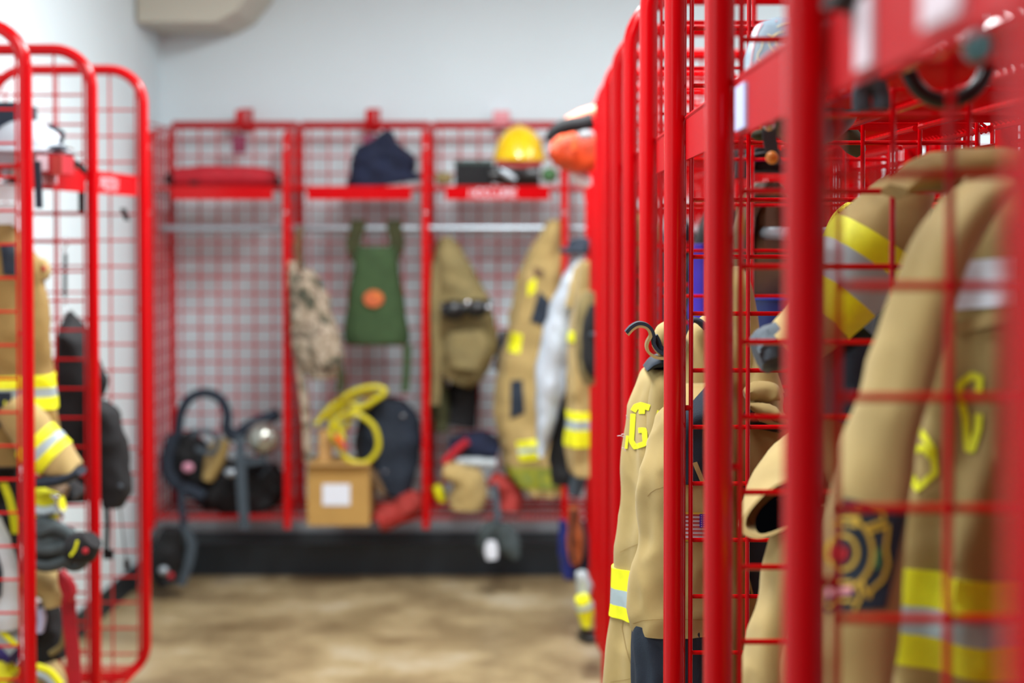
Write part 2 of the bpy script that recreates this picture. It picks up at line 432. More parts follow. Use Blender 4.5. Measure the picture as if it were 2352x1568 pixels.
def baymesh(s, W):
    key = (s, round(W, 3))
    if key in BAYS: return BAYS[key]
    y0, y1 = TR, W-TR; zs = 1.605
    rods = MB()
    k = int((W-.06)/.024)
    for i in range(k+1):
        y = .03+(W-.06)*i/k
        rods.tube([(s*.036, y, zs), (s*.034, y, zs+.010), (s*.05, y, zs+.012), (s*.47, y, zs+.012), (s*.485, y, zs)], .0028, 6)
    rails = MB()
    for x in (.15, .26, .37, .48): rails.tube([(s*x, y0, zs+.004), (s*x, y1, zs+.004)], .0048, 8)
    plate = MB().box((min(s*.030, s*.033), .02, 1.561), (max(s*.030, s*.033), W-.02, 1.620))
    plate.tube([(s*.033, .01, 1.622), (s*.033, W-.01, 1.622)], .0045, 8)
    rod = MB().tube([(s*.27, .004, 1.452), (s*.27, W-.004, 1.452)], .0125, 14)
    hooks = MB()
    for y in (.12, .30, .48):
        if y > W-.08: continue
        hooks.tube(spline([(s*.49, y, 1.44), (s*.46, y, 1.44), (s*.42, y, 1.40), (s*.40, y, 1.37), (s*.385, y, 1.385), (s*.38, y, 1.43)], 5), .0045, 8)
    bp = MB()
    for i in range(int(W/.0832)): bp.tube([(s*(LD-.006), .03+.0832*i, .03), (s*(LD-.006), .03+.0832*i, 1.95)], WR, 6)
    for z in ZH+[ZH[0]+.0832]: bp.tube([(s*(LD-.012), 0, z), (s*(LD-.012), W, z)], WR, 6)
    bot = MB()
    for i in range(k+1):
        y = .03+(W-.06)*i/k; bot.tube([(s*.03, y, .061), (s*.49, y, .061)], .0022, 6)
    for x in (.03, .26, .49): bot.tube([(s*x, y0, .055), (s*x, y1, .055)], .0048, 8)
    BAYS[key] = dict(shelf=rails.mesh('top_shelf', RED), rods=rods.mesh('shelf_rods', RED), plate=plate.mesh('name_plate', REDM), rod=rod.mesh('hanging_rod', DULL),
                     hooks=hooks.mesh('coat_hooks', RED), back=bp.mesh('back_panel', RED), bot=bot.mesh('bottom_shelf', RED))
    return BAYS[key]
def frame(root, s, single):
    m = meshes(s); f = obj('side_frame', m['fr'], root)
    if single:
        for i, x in enumerate(XV): obj('wire', m['vw2' if i in (0, 5) else 'vw'], f, (s*x, 0, 0))
        for z in ZH: obj('wire', m['hw'], f, (0, 0, z))
    else:
        g = obj('wire_mesh', m['grid'], f); g['kind'] = 'stuff'
    return f
def locker(x, y, W, s, label, single=False, group=None, shelves=True):
    r = obj('gear_locker', None, None, (x, y, ZL)); r['label'] = label; r['category'] = 'locker'
    if group: r['group'] = group
    frame(r, s, single); m = baymesh(s, W)
    if shelves:
        sh = obj('top_shelf', m['shelf'], r); q = obj('shelf_rods', m['rods'], sh); q['kind'] = 'stuff'
        pl = obj('name_plate', m['plate'], r)
    if x > XLF+.1: obj('hanging_rod', m['rod'], r)
    obj('coat_hooks', m['hooks'], r)
    b_ = obj('back_panel', m['back'], r); b_['kind'] = 'stuff'
    b2 = obj('bottom_shelf', m['bot'], r); b2['kind'] = 'stuff'
    feet(r, s)
    return r
def feet(r, s):
    if 'foot' not in CH: CH['foot'] = MB().lathe((0, 0, -ZL), [(.028, 0), (.028, .008), (.013, .012), (.012, ZL+.016)], 12).mesh('foot', BLKG)
    for xx in (.13, LD-.13): obj('foot', CH['foot'], r, (s*xx, 0, 0))
def endframe(x, y, s, label):
    r = obj('locker_end_frame', None, None, (x, y, ZL)); r['label'] = label; r['category'] = 'locker frame'
    frame(r, s, abs(s) == 1 and s < 0)
    feet(r, s)
XR = .181; XLF = -1.25
YR = [.645, 1.24, 1.838]+[.61*k for k in range(4, 12)]
RB = ['nearest red wire gear locker, its post blurred at the right edge', 'red wire gear locker holding the tan coat with the crest sleeve patch',
      'red wire gear locker with the silvery helmet shield on its shelf', 'red wire gear locker holding the tan coat with yellow letters and flag patch',
      'red wire gear locker just behind the lettered tan coat', 'red wire gear locker two posts behind the lettered tan coat',
      'red wire gear locker three posts behind the lettered tan coat', 'red wire gear locker next to last at the far end of the right row',
      'red wire gear locker with the orange pack on its shelf', 'last red wire gear locker at far end of right row, silver coat in it']
RGT = []
for k in range(10): RGT.append(locker(XR, YR[k], YR[k+1]-YR[k], 1, RB[k], single=k < 5))
endframe(XR, YR[10], 1, 'red tube frame closing the far end of the right locker row')
# row standing back to back behind it, mirrored
ORD = ['nearest', 'second', 'third', 'fourth', 'fifth', 'sixth', 'seventh', 'eighth', 'farthest']
for k in range(9):
    locker(XR+2*LD+.01, YR[k], YR[k+1]-YR[k], -1, 'red gear locker in the row behind the right row, %s from the front' % ORD[k], shelves=False)
endframe(XR+2*LD+.01, YR[9], -1, 'red tube frame ending the hidden row behind the right lockers')
# left row
XLF = -1.25; YLF = [4.125, 4.735, 5.345]
LB = ['red wire gear locker at the left edge, stuffed with gloves and coat', 'red wire gear locker on the left holding the black backpack']
LFT = [locker(XLF, YLF[k], .61, -1, LB[k], single=True) for k in range(2)]
endframe(XLF, YLF[2], -1, 'red tube frame with rounded corners closing the left locker row')

def plate_text(root, s, W, txt, h, yc, m, flip=1):
    """white letters on the aisle face of a name plate"""
    x = s*.030-s*.0012
    pl = lambda a, c: Vector((x, yc+flip*a, 1.591+c))
    b_ = strokes(pl, word(txt, h), h*.17, step=.02)
    par = [c for c in root.children if c.name.startswith('name_plate')][0]
    obj('lettering', b_.mesh('lettering', m), par, label='white letters ' + txt)
def plate_card(root, s, y0, y1, z0, z1, m, label):
    b_ = MB().box((min(s*.0262, s*.0298), y0, z0), (max(s*.0262, s*.0298), y1, z1))
    par = [c for c in root.children if c.name.startswith('name_plate')][0]
    obj('card', b_.mesh('card', m, smooth=False), par, label=label)
plate_text(LFT[0], -1, .61, 'MARTIN', .034, .22, LETTER, 1)
plate_text(LFT[1], -1, .61, 'PRESTON', .032, .24, LETTER, 1)
plate_card(RGT[0], 1, .19, .27, 1.572, 1.615, LETTER, 'pale card')
plate_card(RGT[0], 1, .41, .46, 1.567, 1.612, LETTER, 'pale card')
plate_card(RGT[2], 1, -.0+.02, .0+.16, 1.564, 1.61, RED, 'red card')
plate_card(RGT[1], 1, .46, .54, 1.566, 1.612, LAV, 'pale blue card with violet edge')

# ------------------------------------------------------------------ wall-hung lockers on the far wall
YB0, BD, BZ0, BZ1 = 7.32, .46, .274, 2.078
PX = [344, 657, 977, 1297, 1617]
XB = [(p-1240)*YB0/F for p in PX]
YBR = YB0+BD
def sideloop(x):
    r = .07; pts = [(x, YBR-.012, BZ0), (x, YBR-.012, BZ1-.013)]
    for i in range(7):
        a = PI/2*i/6; pts.append((x, YB0+.0+r-r*math.sin(a), BZ1-.013-.055-r+r*math.cos(a)+.0))
    pts += [(x, YB0, BZ0+.0)]
    return pts
def bigrid(b, xs, z0, z1, y, r): 
    for x in xs: b.tube([(x, y, z0), (x, y, z1)], r, 6)
for k in range(4):
    xa, xb_ = XB[k], XB[k+1]; parts = []
    fr = MB().tube(sideloop(xa), .0165, 12)
    fr.tube([(xa, YB0, BZ0+.03), (xa, YBR, BZ0+.03)], .012, 10)
    rv = [P('rivet', MB().ball((xa, YB0-.016, z), .008, .006, .008, 10, 6), CHROME) for z in (BZ1-.135, 1.66)]
    gs = MB()
    for i in range(1, 6): y = YB0+BD*i/6; gs.tube([(xa, y, BZ0+.03), (xa, y, BZ1-.05)], .005, 6)
    for i in range(23): z = BZ0+.06+.078*i; gs.tube([(xa, YB0, z), (xa, YBR-.01, z)], .005, 6)
    parts.append(P('side_frame', fr, RED, sub=[P('wire_mesh', gs, RED)]+rv))
    rf = MB().tube([(xa, YBR, BZ1-.013), (xb_, YBR, BZ1-.013)], .015, 10); rf2 = MB().tube([(xa, YBR, BZ0+.03), (xb_, YBR, BZ0+.03)], .014, 10)
    xc = (xa+xb_)/2+.02
    parts.append(P('top_rail', rf, RED)); parts.append(P('bottom_rail', rf2, RED))
    g = MB(); nx = 7
    for i in range(nx): x = xa+.045+(xb_-xa-.09)*i/(nx-1); g.tube([(x, YBR-.02, BZ0+.03), (x, YBR-.02, BZ1-.02)], .0045, 6)
    for i in range(23): z = BZ0+.06+.0795*i; g.tube([(xa+.01, YBR-.03, z), (xb_-.01, YBR-.03, z)], .0045, 6)
    parts.append(P('back_grid', g, RED, stuff=True))
    br = MB().box((xc-.022, YBR-.012, BZ1-.01), (xc+.022, YBR+.16, BZ1+.062)).box((xc-.03, YBR+.155, BZ1-.03), (xc+.03, YBR+.168, BZ1+.08))
    if k == 2: br = MB().box((xc-.04, YBR-.03, BZ1-.012), (xc+.035, YBR+.16, BZ1+.058))
    parts.append(P('wall_bracket', br, PINKT if k == 2 else RED, smooth=False))  # third bracket pale pink: the light it reflects put into its colour
    if k < 2:
        parts.append(P('hook_plate', MB().box((xc-.032, YBR-.045, BZ1-.135), (xc+.032, YBR-.03, BZ1-.055)).box((xc-.03, YBR-.05, BZ1-.14), (xc+.03, YBR-.046, BZ1-.105)), mat('dull_plum_plate%d' % k, '#8a3050', .6), smooth=False))
    zt = at(800, 427, YB0+.06).z; z0 = at(800, 459, YB0+.06).z
    sh = MB().box((xa+.085, YB0+.055, z0), (xb_-.065, YB0+.060, zt))
    sh.tube([(xa+.01, YB0+.07, zt-.01), (xb_-.01, YB0+.07, zt-.01)], .008, 8)
    for y in (YB0+.2, YB0+.42): sh.tube([(xa+.01, y, zt-.012), (xb_-.01, y, zt-.012)], .006, 8)
    rods = MB()
    for i in range(26): x = xa+.03+(xb_-xa-.06)*i/25; rods.tube([(x, YB0+.06, zt-.003), (x, YBR-.03, zt-.003)], .0045, 6)
    sub = [P('shelf_rods', rods, RED)]
    if k == 2:
        c = at(1133, 443, YB0+.052); sub.append(P('lettering', strokes(lambda a, q: Vector((c.x+a, YB0+.0535, c.z+q)), word('MCCLURE', .034, 1.4), .0072, step=.02), LETTER, 'white letters MCCLURE'))
    parts.append(P('shelf', sh, RED, sub=sub))
    z = at(800, 524, YB0+.2).z
    parts.append(P('hanging_rod', MB().tube([(xa+.005, YB0+.2, z), (xb_-.005, YB0+.2, z)], .0165, 14), DULL, 'dull silver hanging rod'))
    bs = MB()
    for i in range(26): x = xa+.03+(xb_-xa-.06)*i/25; bs.tube([(x, YB0+.01, BZ0+.035), (x, YBR-.03, BZ0+.035)], .0045, 6)
    bs.tube([(xa, YB0+.14, BZ0+.028), (xb_, YB0+.14, BZ0+.028)], .009, 8)
    bs.tube([(xa, YB0+.3, BZ0+.028), (xb_, YB0+.3, BZ0+.028)], .009, 8)
    parts.append(P('bottom_shelf', bs, RED, stuff=True))
    T('hanging_locker', ['red wall locker in the far left corner with rolled red bag on top', 'red wall locker holding the green backpack and cardboard box',
       'red wall locker with the yellow helmet and lettered shelf', 'red wall locker mostly hidden behind the right row'][k], 'locker', parts)
fr = MB().tube(sideloop(XB[4]), .0165, 12)
for i in range(23): z = BZ0+.06+.078*i; fr.tube([(XB[4], YB0, z), (XB[4], YBR-.01, z)], .005, 6)
T('locker_end_frame', 'red side frame ending the wall lockers behind right row', 'locker frame', [P('x', fr, RED)])
# ------------------------------------------------------------------ gear in the right row
Sd = Loft.side; Px = Loft.px
def hook(px, py, Y, m=CHROME):
    a = at(px, py, Y); return MB().tube(spline([a+Vector((0, 0, -.03)), a, a+Vector((.012, 0, .02)), a+Vector((.03, 0, .012)), a+Vector((.03, 0, -.004))], 5), .003, 8)
RODZ = ZL+1.452
# coat with the crest patch, second locker
body = Sd([(400, 2230, 2330, 1.55, .03), (450, 2190, 2440), (560, 2150, 2500), (760, 2135, 2510), (1000, 2110, 2510), (1180, 2080, 2520), (1290, 2062, 2520), (1500, 2040, 2530), (1640, 2030, 2540), (1850, 2020, 2540)], 1.62, .085, wr=.007, fold=.010, fk=7, seed=2)
slv = Px([(2290, 425, 22), (2235, 470, 42), (2165, 570, 54), (2118, 700, 56), (2072, 850, 60), (2028, 1000, 64), (2003, 1130, 74), (1985, 1250, 88), (1972, 1400, 84), (1966, 1568, 80), (1960, 1760, 76)], 1.46, .052, wr=.004, fold=.003, fk=3, seed=5)
bmb = body.mb(64, 64); smb = slv.mb(72, 48, open1=True); ts = bvh(smb); tb = bvh(bmb)
stp = lambda off: (lambda x, y: lay(ts, x, y, off)); btp = lambda off: (lambda x, y: lay(tb, x, y, off))
def arc(cx, cy, rx, ry, a0, a1, n=24): return [(cx+rx*math.cos(math.radians(a0+(a1-a0)*i/n)), cy+ry*math.sin(math.radians(a0+(a1-a0)*i/n))) for i in range(n+1)]
patchmb = patch(ts, [(1938, 1142), (2086, 1178), (2036, 1398), (1896, 1404)], 24, 24, .003)
cx, cy = 1934, 1268
gold = strokes(stp(.0055), [arc(cx, cy, 70, 82, -80, 88), arc(cx, cy, 34, 40, 0, 360)], 9)
strokes(stp(.0055), [[(1985, 1212), (2030, 1195), (2028, 1178), (2000, 1172), (1968, 1158)], [(1990, 1222), (2040, 1206), (2034, 1260), (2040, 1295), (2028, 1330), (2000, 1356), (1996, 1372), (1978, 1334)],
     [(1972, 1344), (1976, 1372), (1962, 1400)], [(1900, 1392), (1930, 1378), (1962, 1380)], [(1912, 1334), (1958, 1336)]], 8, gold)
strokes(stp(.0055), [[(1922, 1190), (1975, 1188)], [(1908, 1204), (1970, 1206)]], 9, gold)
txt = MB()
for i, ch in enumerate('FIREDEPT'):      # words running round the ring
    a = -75+i*19; r_ = 52
    ox, oy = cx+r_*math.cos(math.radians(a)), cy+r_*1.16*math.sin(math.radians(a)); ca, sa = math.cos(math.radians(a+90)), math.sin(math.radians(a+90))
    strokes(stp(.0065), [[(ox+(x-2)*2.2*ca+(y-3)*2.2*sa, oy+(x-2)*2.2*sa-(y-3)*2.2*ca) for x, y in ln] for ln in GL[ch]], 3, txt)
word_top = strokes(stp(.006), [[(1948+x, 1172-y) for x, y in ln] for ln in word('FIRE', 20)], 5)
redc = patch(ts, [(1908, 1252), (1948, 1258), (1944, 1286), (1904, 1284)], 8, 8, .006)
pnk = patch(ts, [(1898, 1352), (1956, 1346), (1958, 1362), (1898, 1370)], 8, 6, .006)
grn = patch(ts, [(2010, 1262), (2024, 1256), (2020, 1306), (2006, 1304)], 8, 8, .006)
lC = strokes(btp(.004), [[(2248, 900), (2250, 868), (2232, 862), (2206, 882), (2204, 905), (2218, 960), (2222, 1030), (2232, 1032), (2246, 985), (2248, 950)]], 17)
lO = strokes(btp(.004), [[(2110, 985), (2142, 1030), (2148, 1085), (2106, 1122), (2086, 1070), (2092, 1040), (2118, 1026), (2140, 1050)]], 15)
lab = patch(tb, [(2200, 600), (2330, 590), (2330, 700), (2196, 712)], 10, 8, .004)
flap = patch(tb, [(2185, 745), (2330, 700), (2330, 735), (2196, 768)], 10, 5, .010, th=.006)
T('turnout_coat', 'tan fire coat with gold crest patch on its sleeve, in the second locker', 'coat', [
  P('body', bmb, TAN, sub=[P('yellow_band', body.band(6.02, 6.42, slant=.05), HIVIS), P('silver_band', body.band(6.42, 6.68, slant=.05), SILV), P('yellow_band', body.band(6.68, 7.04, slant=.05), HIVIS),
     P('letter', lC, HIVIS, 'bent yellow letter C'), P('letter', lO, HIVIS, 'yellow letter half folded away'), P('cloth_label', lab, PAPER), P('flap', flap, TAN)]),
  P('sleeve', smb, TAN, sub=[P('crest_patch', patchmb, NAVY, 'navy crest patch'), P('crest_outline', gold, GOLD, 'gold outline'), P('crest_letters', txt, NAVY), P('crest_word', word_top, BROWN), P('crest_centre', redc, REDF), P('crest_bar', pnk, PINKT), P('crest_leaf', grn, GRNP)])])
# collar and hood hanging behind it
h = Px([(2052, 440, 12), (2100, 412, 30), (2170, 400, 40), (2260, 395, 46), (2340, 400, 44)], 1.74, .06, wr=.006, seed=9)
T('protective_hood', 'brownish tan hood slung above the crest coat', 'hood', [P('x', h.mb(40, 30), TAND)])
# jacket with diagonal yellow sleeve bands, third locker
bj = Sd([(470, 2040, 2130, 2.1, .03), (560, 2025, 2200), (700, 2010, 2250), (900, 1990, 2260), (1200, 1960, 2260), (1568, 1930, 2260), (1800, 1920, 2260)], 2.15, .07, wr=.008, fold=.008, fk=6, seed=11)
sj = Px([(2125, 395, 22), (2085, 440, 56), (2035, 515, 80), (1985, 590, 88), (1935, 662, 88), (1880, 730, 78), (1822, 780, 62), (1795, 800, 54)], 1.98, .055, wr=.005, seed=13)
cj = Px([(1805, 790, 50), (1780, 803, 48), (1755, 812, 42), (1738, 818, 30)], 1.98, .035, wr=.004, fold=.002, fk=9, seed=14)
low = Px([(2010, 790, 40), (1960, 830, 55), (1940, 900, 60), (1920, 960, 40)], 2.0, .05, wr=.008, seed=15)
T('turnout_coat', 'tan fire coat with diagonal yellow sleeve bands and grey cuff, behind crest coat', 'coat', [
  P('body', bj.mb(50, 48), BLACK, 'black liner side'),
  P('lower_panel', Sd([(930, 1850, 2120), (1000, 1840, 2150), (1200, 1830, 2150), (1568, 1820, 2150), (1800, 1820, 2150)], 2.07, .05, wr=.008, fold=.01, fk=7, seed=3).mb(40, 40), TAND),  # tan cloth in shadow, the shade painted in as darker tan
  P('lining', low.mb(24, 24), NAVY),
  P('sleeve', sj.mb(60, 40), TAN, sub=[P('yellow_band', sj.band(2.45, 3.12), HIVIS), P('silver_band', sj.band(3.12, 4.1), SILV), P('yellow_band', sj.band(4.1, 4.9), HIVIS)]),
  P('cuff', cj.mb(20, 30), GREY, 'grey knitted cuff')])
# sleeve end; a black cap in its mouth stands for the dark inside
ec = at(1792, 1166, 1.98); eA, eB = Vector((.0460, .006, .027)), Vector((-.010, .018, .0185))
e = Loft([(ec, eA, eB), (ec+Vector((.004, .03, .002)), eA*1.08, eB*1.15), (ec+Vector((.03, .12, .02)), eA*1.1, Vector((-.012, .012, .034))), (ec+Vector((.09, .24, .05)), eA*1.1, Vector((-.012, .012, .036)))], wr=.003, seed=17, ex=2.0)
emb = e.mb(30, 36, open0=True)
T('coat_sleeve', 'open tan sleeve end with black inside, poking out left of the blurred post', 'sleeve', [P('sleeve', emb, TAN), P('lining', Loft([(ec+Vector((.0075, -.002, -.0035)), eA*.80, eB*.80), (ec+Vector((.008, .012, -.003)), eA*.78, eB*.78)], wr=0, ex=2.0).mb(2, 30), DKBL, 'black cap for the dark inside')])
pt_ = Sd([(1150, 1830, 1890), (1200, 1795, 1900), (1300, 1762, 1905), (1420, 1728, 1890), (1500, 1712, 1885), (1568, 1700, 1880), (1800, 1680, 1880)], 2.0, .045, wr=.004, fold=.004, fk=3, seed=19)
pt2 = Sd([(1400, 1815, 1900, 1.97), (1460, 1790, 1900, 1.97), (1568, 1778, 1900, 1.97), (1800, 1770, 1900, 1.97)], 1.95, .04, wr=.004, seed=20)
T('bunker_trousers', 'tan fire trousers hanging under the open sleeve end', 'trousers', [P('leg', pt_.mb(44, 36), TAN), P('leg', pt2.mb(30, 30), TAN)])
# lettered coat, fourth locker
cb = Sd([(838, 1492, 1545, 2.74, .03), (858, 1474, 1600), (900, 1460, 1640), (960, 1447, 1655), (1030, 1437, 1650), (1130, 1431, 1650), (1250, 1421, 1650), (1400, 1411, 1650), (1470, 1405, 1650), (1568, 1389, 1650), (1750, 1372, 1650)], 2.74, .085, wr=.005, fold=.005, fk=7, seed=23, fr=7)
cs = Sd([(880, 1560, 1640, 2.6, .02), (940, 1520, 1650), (1000, 1503, 1652), (1050, 1489, 1650), (1110, 1483, 1648), (1180, 1474, 1648), (1260, 1467, 1645), (1350, 1456, 1645), (1425, 1451, 1645), (1447, 1453, 1645)], 2.58, .05, wr=.006, fold=.003, fk=5, seed=24, fr=10)
kc = Sd([(1430, 1457, 1640), (1470, 1453, 1640), (1568, 1453, 1625), (1680, 1460, 1610)], 2.575, .044, wr=.002, fold=.0022, fk=11, seed=25)
cbm = cb.mb(90, 72); csm = cs.mb(80, 60, open1=True)
pnl = Sd([(846, 1496, 1560, 2.70, .03), (880, 1487, 1570), (940, 1480, 1580), (1000, 1480, 1580), (1060, 1486, 1580), (1130, 1494, 1580)], 2.70, .060, wr=.0025, seed=38, ex=2.6).mb(40, 40); tc1 = bvh([cbm, pnl]); tc2 = bvh(csm)
c1 = lambda off: (lambda x, y: lay(tc1, x, y, off)); c2 = lambda off: (lambda x, y: lay(tc2, x, y, off))
lT = strokes(c1(.003), [[(1454, 944), (1460, 934), (1472, 930), (1492, 936)], [(1474, 932), (1474, 950)]], 14, step=3)
lG = strokes(c1(.003), [[(1466, 988), (1480, 987), (1482, 1018), (1458, 1026), (1450, 1012), (1452, 985), (1454, 950)]], 12, step=3)
lI = strokes(c1(.003), [[(1516, 943), (1510, 968), (1504, 992)]], 13, step=3)
lE = strokes(c1(.003), [[(1441, 1000), (1439, 1020), (1438, 1030)]], 6, step=3)
thr = MB()
for (x, y, dx, dy) in ((1436, 1006, -18, -5), (1437, 1001, -10, -3), (1437, 1036, -9, -8), (1441, 962, -3, -8)):
    a = at(x, y, 2.68); q = at(x+dx, y+dy, 2.68); thr.tube(spline([a, (a+q)/2+Vector((0, 0, .002)), q], 4), .0007, 5)
navy = patch(tc2, [(1560, 955), (1645, 860), (1645, 1112), (1560, 1112)], 16, 20, .0025)
flag = MB(); 
fx0, fx1, fy0, fy1 = 1556, 1628, 1180, 1238
brd = patch(tc2, [(fx0-4, fy0-5), (fx1+4, fy0-3), (fx1+4, fy1+5), (fx0-4, fy1+5)], 12, 10, .0035)
wht = patch(tc2, [(fx0, fy0), (fx1, fy0+1), (fx1, fy1+1), (fx0, fy1)], 12, 10, .0045)
strp = strokes(c2(.0056), [[(fx0, fy0+2.3+9*i), (fx1, fy0+3.3+9*i)] for i in range(7)], 4.4, step=4)
can = patch(tc2, [(1607, fy0), (fx1, fy0), (fx1, fy0+31), (1607, fy0+31)], 6, 6, .0065)
star = strokes(c2(.0078), [[(1610+6*i, 1184+5*j), (1612+6*i, 1184+5*j)] for i in range(3) for j in range(6)], 1.8, step=4)
seam = strokes(c2(.0022), [[(1487, 1140), (1495, 1131), (1506, 1124), (1530, 1117), (1600, 1114)]], 1.6, step=4)
strokes(c2(.0022), [[(1454, 1432), (1475, 1425), (1530, 1421), (1640, 1424)]], 1.6, seam, 4)
seamb = strokes(c1(.0022), [[(1424, 1268), (1448, 1256), (1480, 1244)], [(1435, 1402), (1428, 1440), (1438, 1490), (1452, 1535)], [(1402, 1566), (1430, 1562), (1470, 1554)]], 1.3, step=4)
tab = patch(tc2, [(1590, 1063), (1601, 1060), (1622, 1112), (1611, 1112)], 4, 8, .008, th=.005)
# collar: navy band, tan bulge and the loose strap
col = Px([(1482, 846, 5), (1500, 832, 12), (1525, 826, 18), (1560, 822, 22)], 2.70, .05, wr=.002, seed=26)
sho = Px([(1640, 720, 8), (1618, 765, 35), (1610, 830, 48), (1600, 900, 52), (1592, 965, 50)], 2.66, .05, wr=.005, seed=27)
bul = Px([(1560, 745, 20), (1530, 765, 26), (1518, 790, 22), (1525, 812, 14)], 2.64, .035, wr=.003, seed=28)
arcn = Px([(1582, 738, 4), (1592, 734, 6), (1606, 738, 7), (1622, 752, 8)], 2.60, .012, wr=.001, seed=29)
T('turnout_coat', 'sharp tan fire coat with cut yellow letters, flag patch and navy cuff', 'coat', [
  P('body', cbm, TAN, sub=[P('letter', lT, HIVIS, 'yellow letter T'), P('letter', lG, HIVIS, 'yellow letter G'), P('letter', lI, HIVIS, 'yellow letter stroke'), P('letter', lE, HIVIS, 'yellow letter edge'),
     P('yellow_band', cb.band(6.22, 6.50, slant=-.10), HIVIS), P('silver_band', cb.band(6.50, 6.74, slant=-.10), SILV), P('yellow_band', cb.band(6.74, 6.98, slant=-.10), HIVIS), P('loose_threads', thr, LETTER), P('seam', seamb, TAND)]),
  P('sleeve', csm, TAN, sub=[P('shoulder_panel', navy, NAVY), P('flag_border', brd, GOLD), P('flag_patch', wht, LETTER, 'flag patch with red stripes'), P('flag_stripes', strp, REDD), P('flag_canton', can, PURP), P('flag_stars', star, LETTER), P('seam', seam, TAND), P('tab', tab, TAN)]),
  P('front_panel', pnl, TAN), P('cuff', kc.mb(40, 60), NAVY, 'navy knitted cuff'), P('collar', col.mb(24, 24), NAVY), P('shoulder', sho.mb(40, 36), TAN), P('collar_fold', bul.mb(24, 24), TAN), P('collar_edge', arcn.mb(20, 14), NAVY)])
sp = [(1438, 763), (1450, 750), (1466, 742), (1484, 745), (1496, 756), (1501, 772), (1501, 788), (1510, 803), (1524, 812)]
s1 = MB().strip(pxs(sp, 2.60, 6), (0, .014, 0), .0052)
s2 = MB().strip(pxs([(1441, 768), (1453, 755), (1467, 748), (1482, 751), (1491, 760), (1494, 771), (1487, 784), (1485, 796), (1490, 809), (1504, 819), (1524, 822)], 2.60, 6), (0, .0139, 0), .0042)
s3 = MB().strip(pxs([(1504, 770), (1510, 782), (1514, 795), (1524, 803)], 2.61, 5), (0, .012, 0), .009)
T('collar_strap', 'curled navy and tan strap end sticking out left of the sharp post', 'strap', [P('webbing', s1, NAVY), P('facing', s2, TAN), P('fold', s3, NAVY)])
# second coat, right of the third post
dc = Sd([(612, 1672, 1704, 2.84, .02), (650, 1658, 1716), (720, 1650, 1733), (800, 1645, 1749), (870, 1640, 1765), (905, 1640, 1790), (950, 1645, 1790), (1000, 1650, 1850), (1200, 1650, 1880), (1568, 1650, 1880), (1750, 1650, 1880)], 2.84, .07, wr=.005, fold=.006, fk=5, seed=31)
dcm = dc.mb(80, 56); td = bvh(dcm)
fl = Px([(1708, 906, 8), (1728, 902, 17), (1755, 901, 20), (1778, 905, 17), (1790, 916, 6)], 2.73, .018, wr=.005, seed=33, fr=16)
drp = Sd([(760, 1738, 1752, 2.79), (800, 1733, 1764), (850, 1724, 1778), (900, 1716, 1790)], 2.77, .03, wr=.006, seed=36, fr=14)
fl2 = Px([(1722, 930, 4), (1745, 938, 11), (1768, 944, 9), (1790, 956, 7), (1812, 972, 3)], 2.70, .012, wr=.004, seed=34, fr=25)
fl3 = Px([(1735, 952, 3), (1760, 962, 7), (1785, 972, 6), (1808, 982, 3)], 2.71, .012, wr=.004, seed=37, fr=25)
blk = Px([(1714, 945, 14), (1735, 960, 20), (1765, 968, 18), (1795, 975, 14)], 2.76, .03, wr=.004, seed=35)
nav2 = patch(td, [(1700, 1110), (1800, 1120), (1775, 1372), (1722, 1372)], 12, 16, .003)
edg = strokes(lambda x, y: lay(td, x, y, .006), [[(1683, 1140), (1702, 1260), (1728, 1365)]], 5)
T('turnout_coat', 'folded tan fire coat with navy panel, right of the third red post', 'coat', [P('body', dcm, TAN, sub=[P('navy_panel', nav2, NAVY), P('piping', edg, TAN)]), P('pocket_fold', fl.mb(24, 24), TAN), P('pocket_flap', fl2.mb(30, 20), TAN), P('pocket_flap', fl3.mb(30, 20), TAN), P('drape', drp.mb(30, 24), TAN), P('lining', blk.mb(24, 24), BLACK)])
# yellow rope
ra = MB()
for k, (dx, dy, dyy) in enumerate(((0, 0, 0), (24, 22, .03), (44, 60, .015))):
    pts = [(2010+dx, 466+dy*.3), (1975+dx*.9, 470+dy*.6), (1945+dx*.7, 482+dy), (1918+dx*.6, 512+dy), (1902+dx*.5, 560+dy), (1893+dx*.4, 640+dy), (1900+dx*.5, 760), (1940+dx*.6, 850), (1990, 800+dy), (2020, 640), (2015+dx*.3, 500)]
    ra.tube(pxs(pts, 2.56+dyy, 9), .0098, 10)
T('rope_coil', 'coiled yellow rope with black flecks hanging beside the blurred post', 'rope', [P('x', ra, ROPE)])
# fire helmet on the shelf of the third locker
hc = at(1835, 205, 2.16); hb = hc.z+.008
dome = MB(); dome.ball((hc.x+.02, hc.y+.05, hb+.0), .075, .095, .080, 28, 14)
brim = MB().lathe((hc.x+.02, hc.y+.05, hb), [(.07, .012), (.095, .006), (.105, .0), (.107, .003), (.095, .012), (.07, .02)], 32, sy=1.15)
ridge = MB()
for a in (0, 45, 90, 135):
    ca, sa = math.cos(math.radians(a)), math.sin(math.radians(a))
    ridge.tube([(hc.x+.02+ca*.076*math.cos(t), hc.y+.05+sa*.096*math.cos(t), hb+.0+.081*math.sin(t)) for t in [PI*i/16 for i in range(17)]], .004, 6)
sh = Loft([(at(1835, 40, 2.03), Vector((.030, 0, 0)), Vector((0, .004, 0))), (at(1835, 60, 2.02), Vector((.052, 0, 0)), Vector((0, .012, 0))), (at(1833, 110, 2.01), Vector((.061, 0, 0)), Vector((0, .016, 0))), (at(1830, 165, 2.0), Vector((.066, 0, 0)), Vector((0, .018, 0))), (at(1826, 215, 1.99), Vector((.071, 0, 0)), Vector((0, .018, 0)))], wr=.0006, seed=41, ex=2.0)
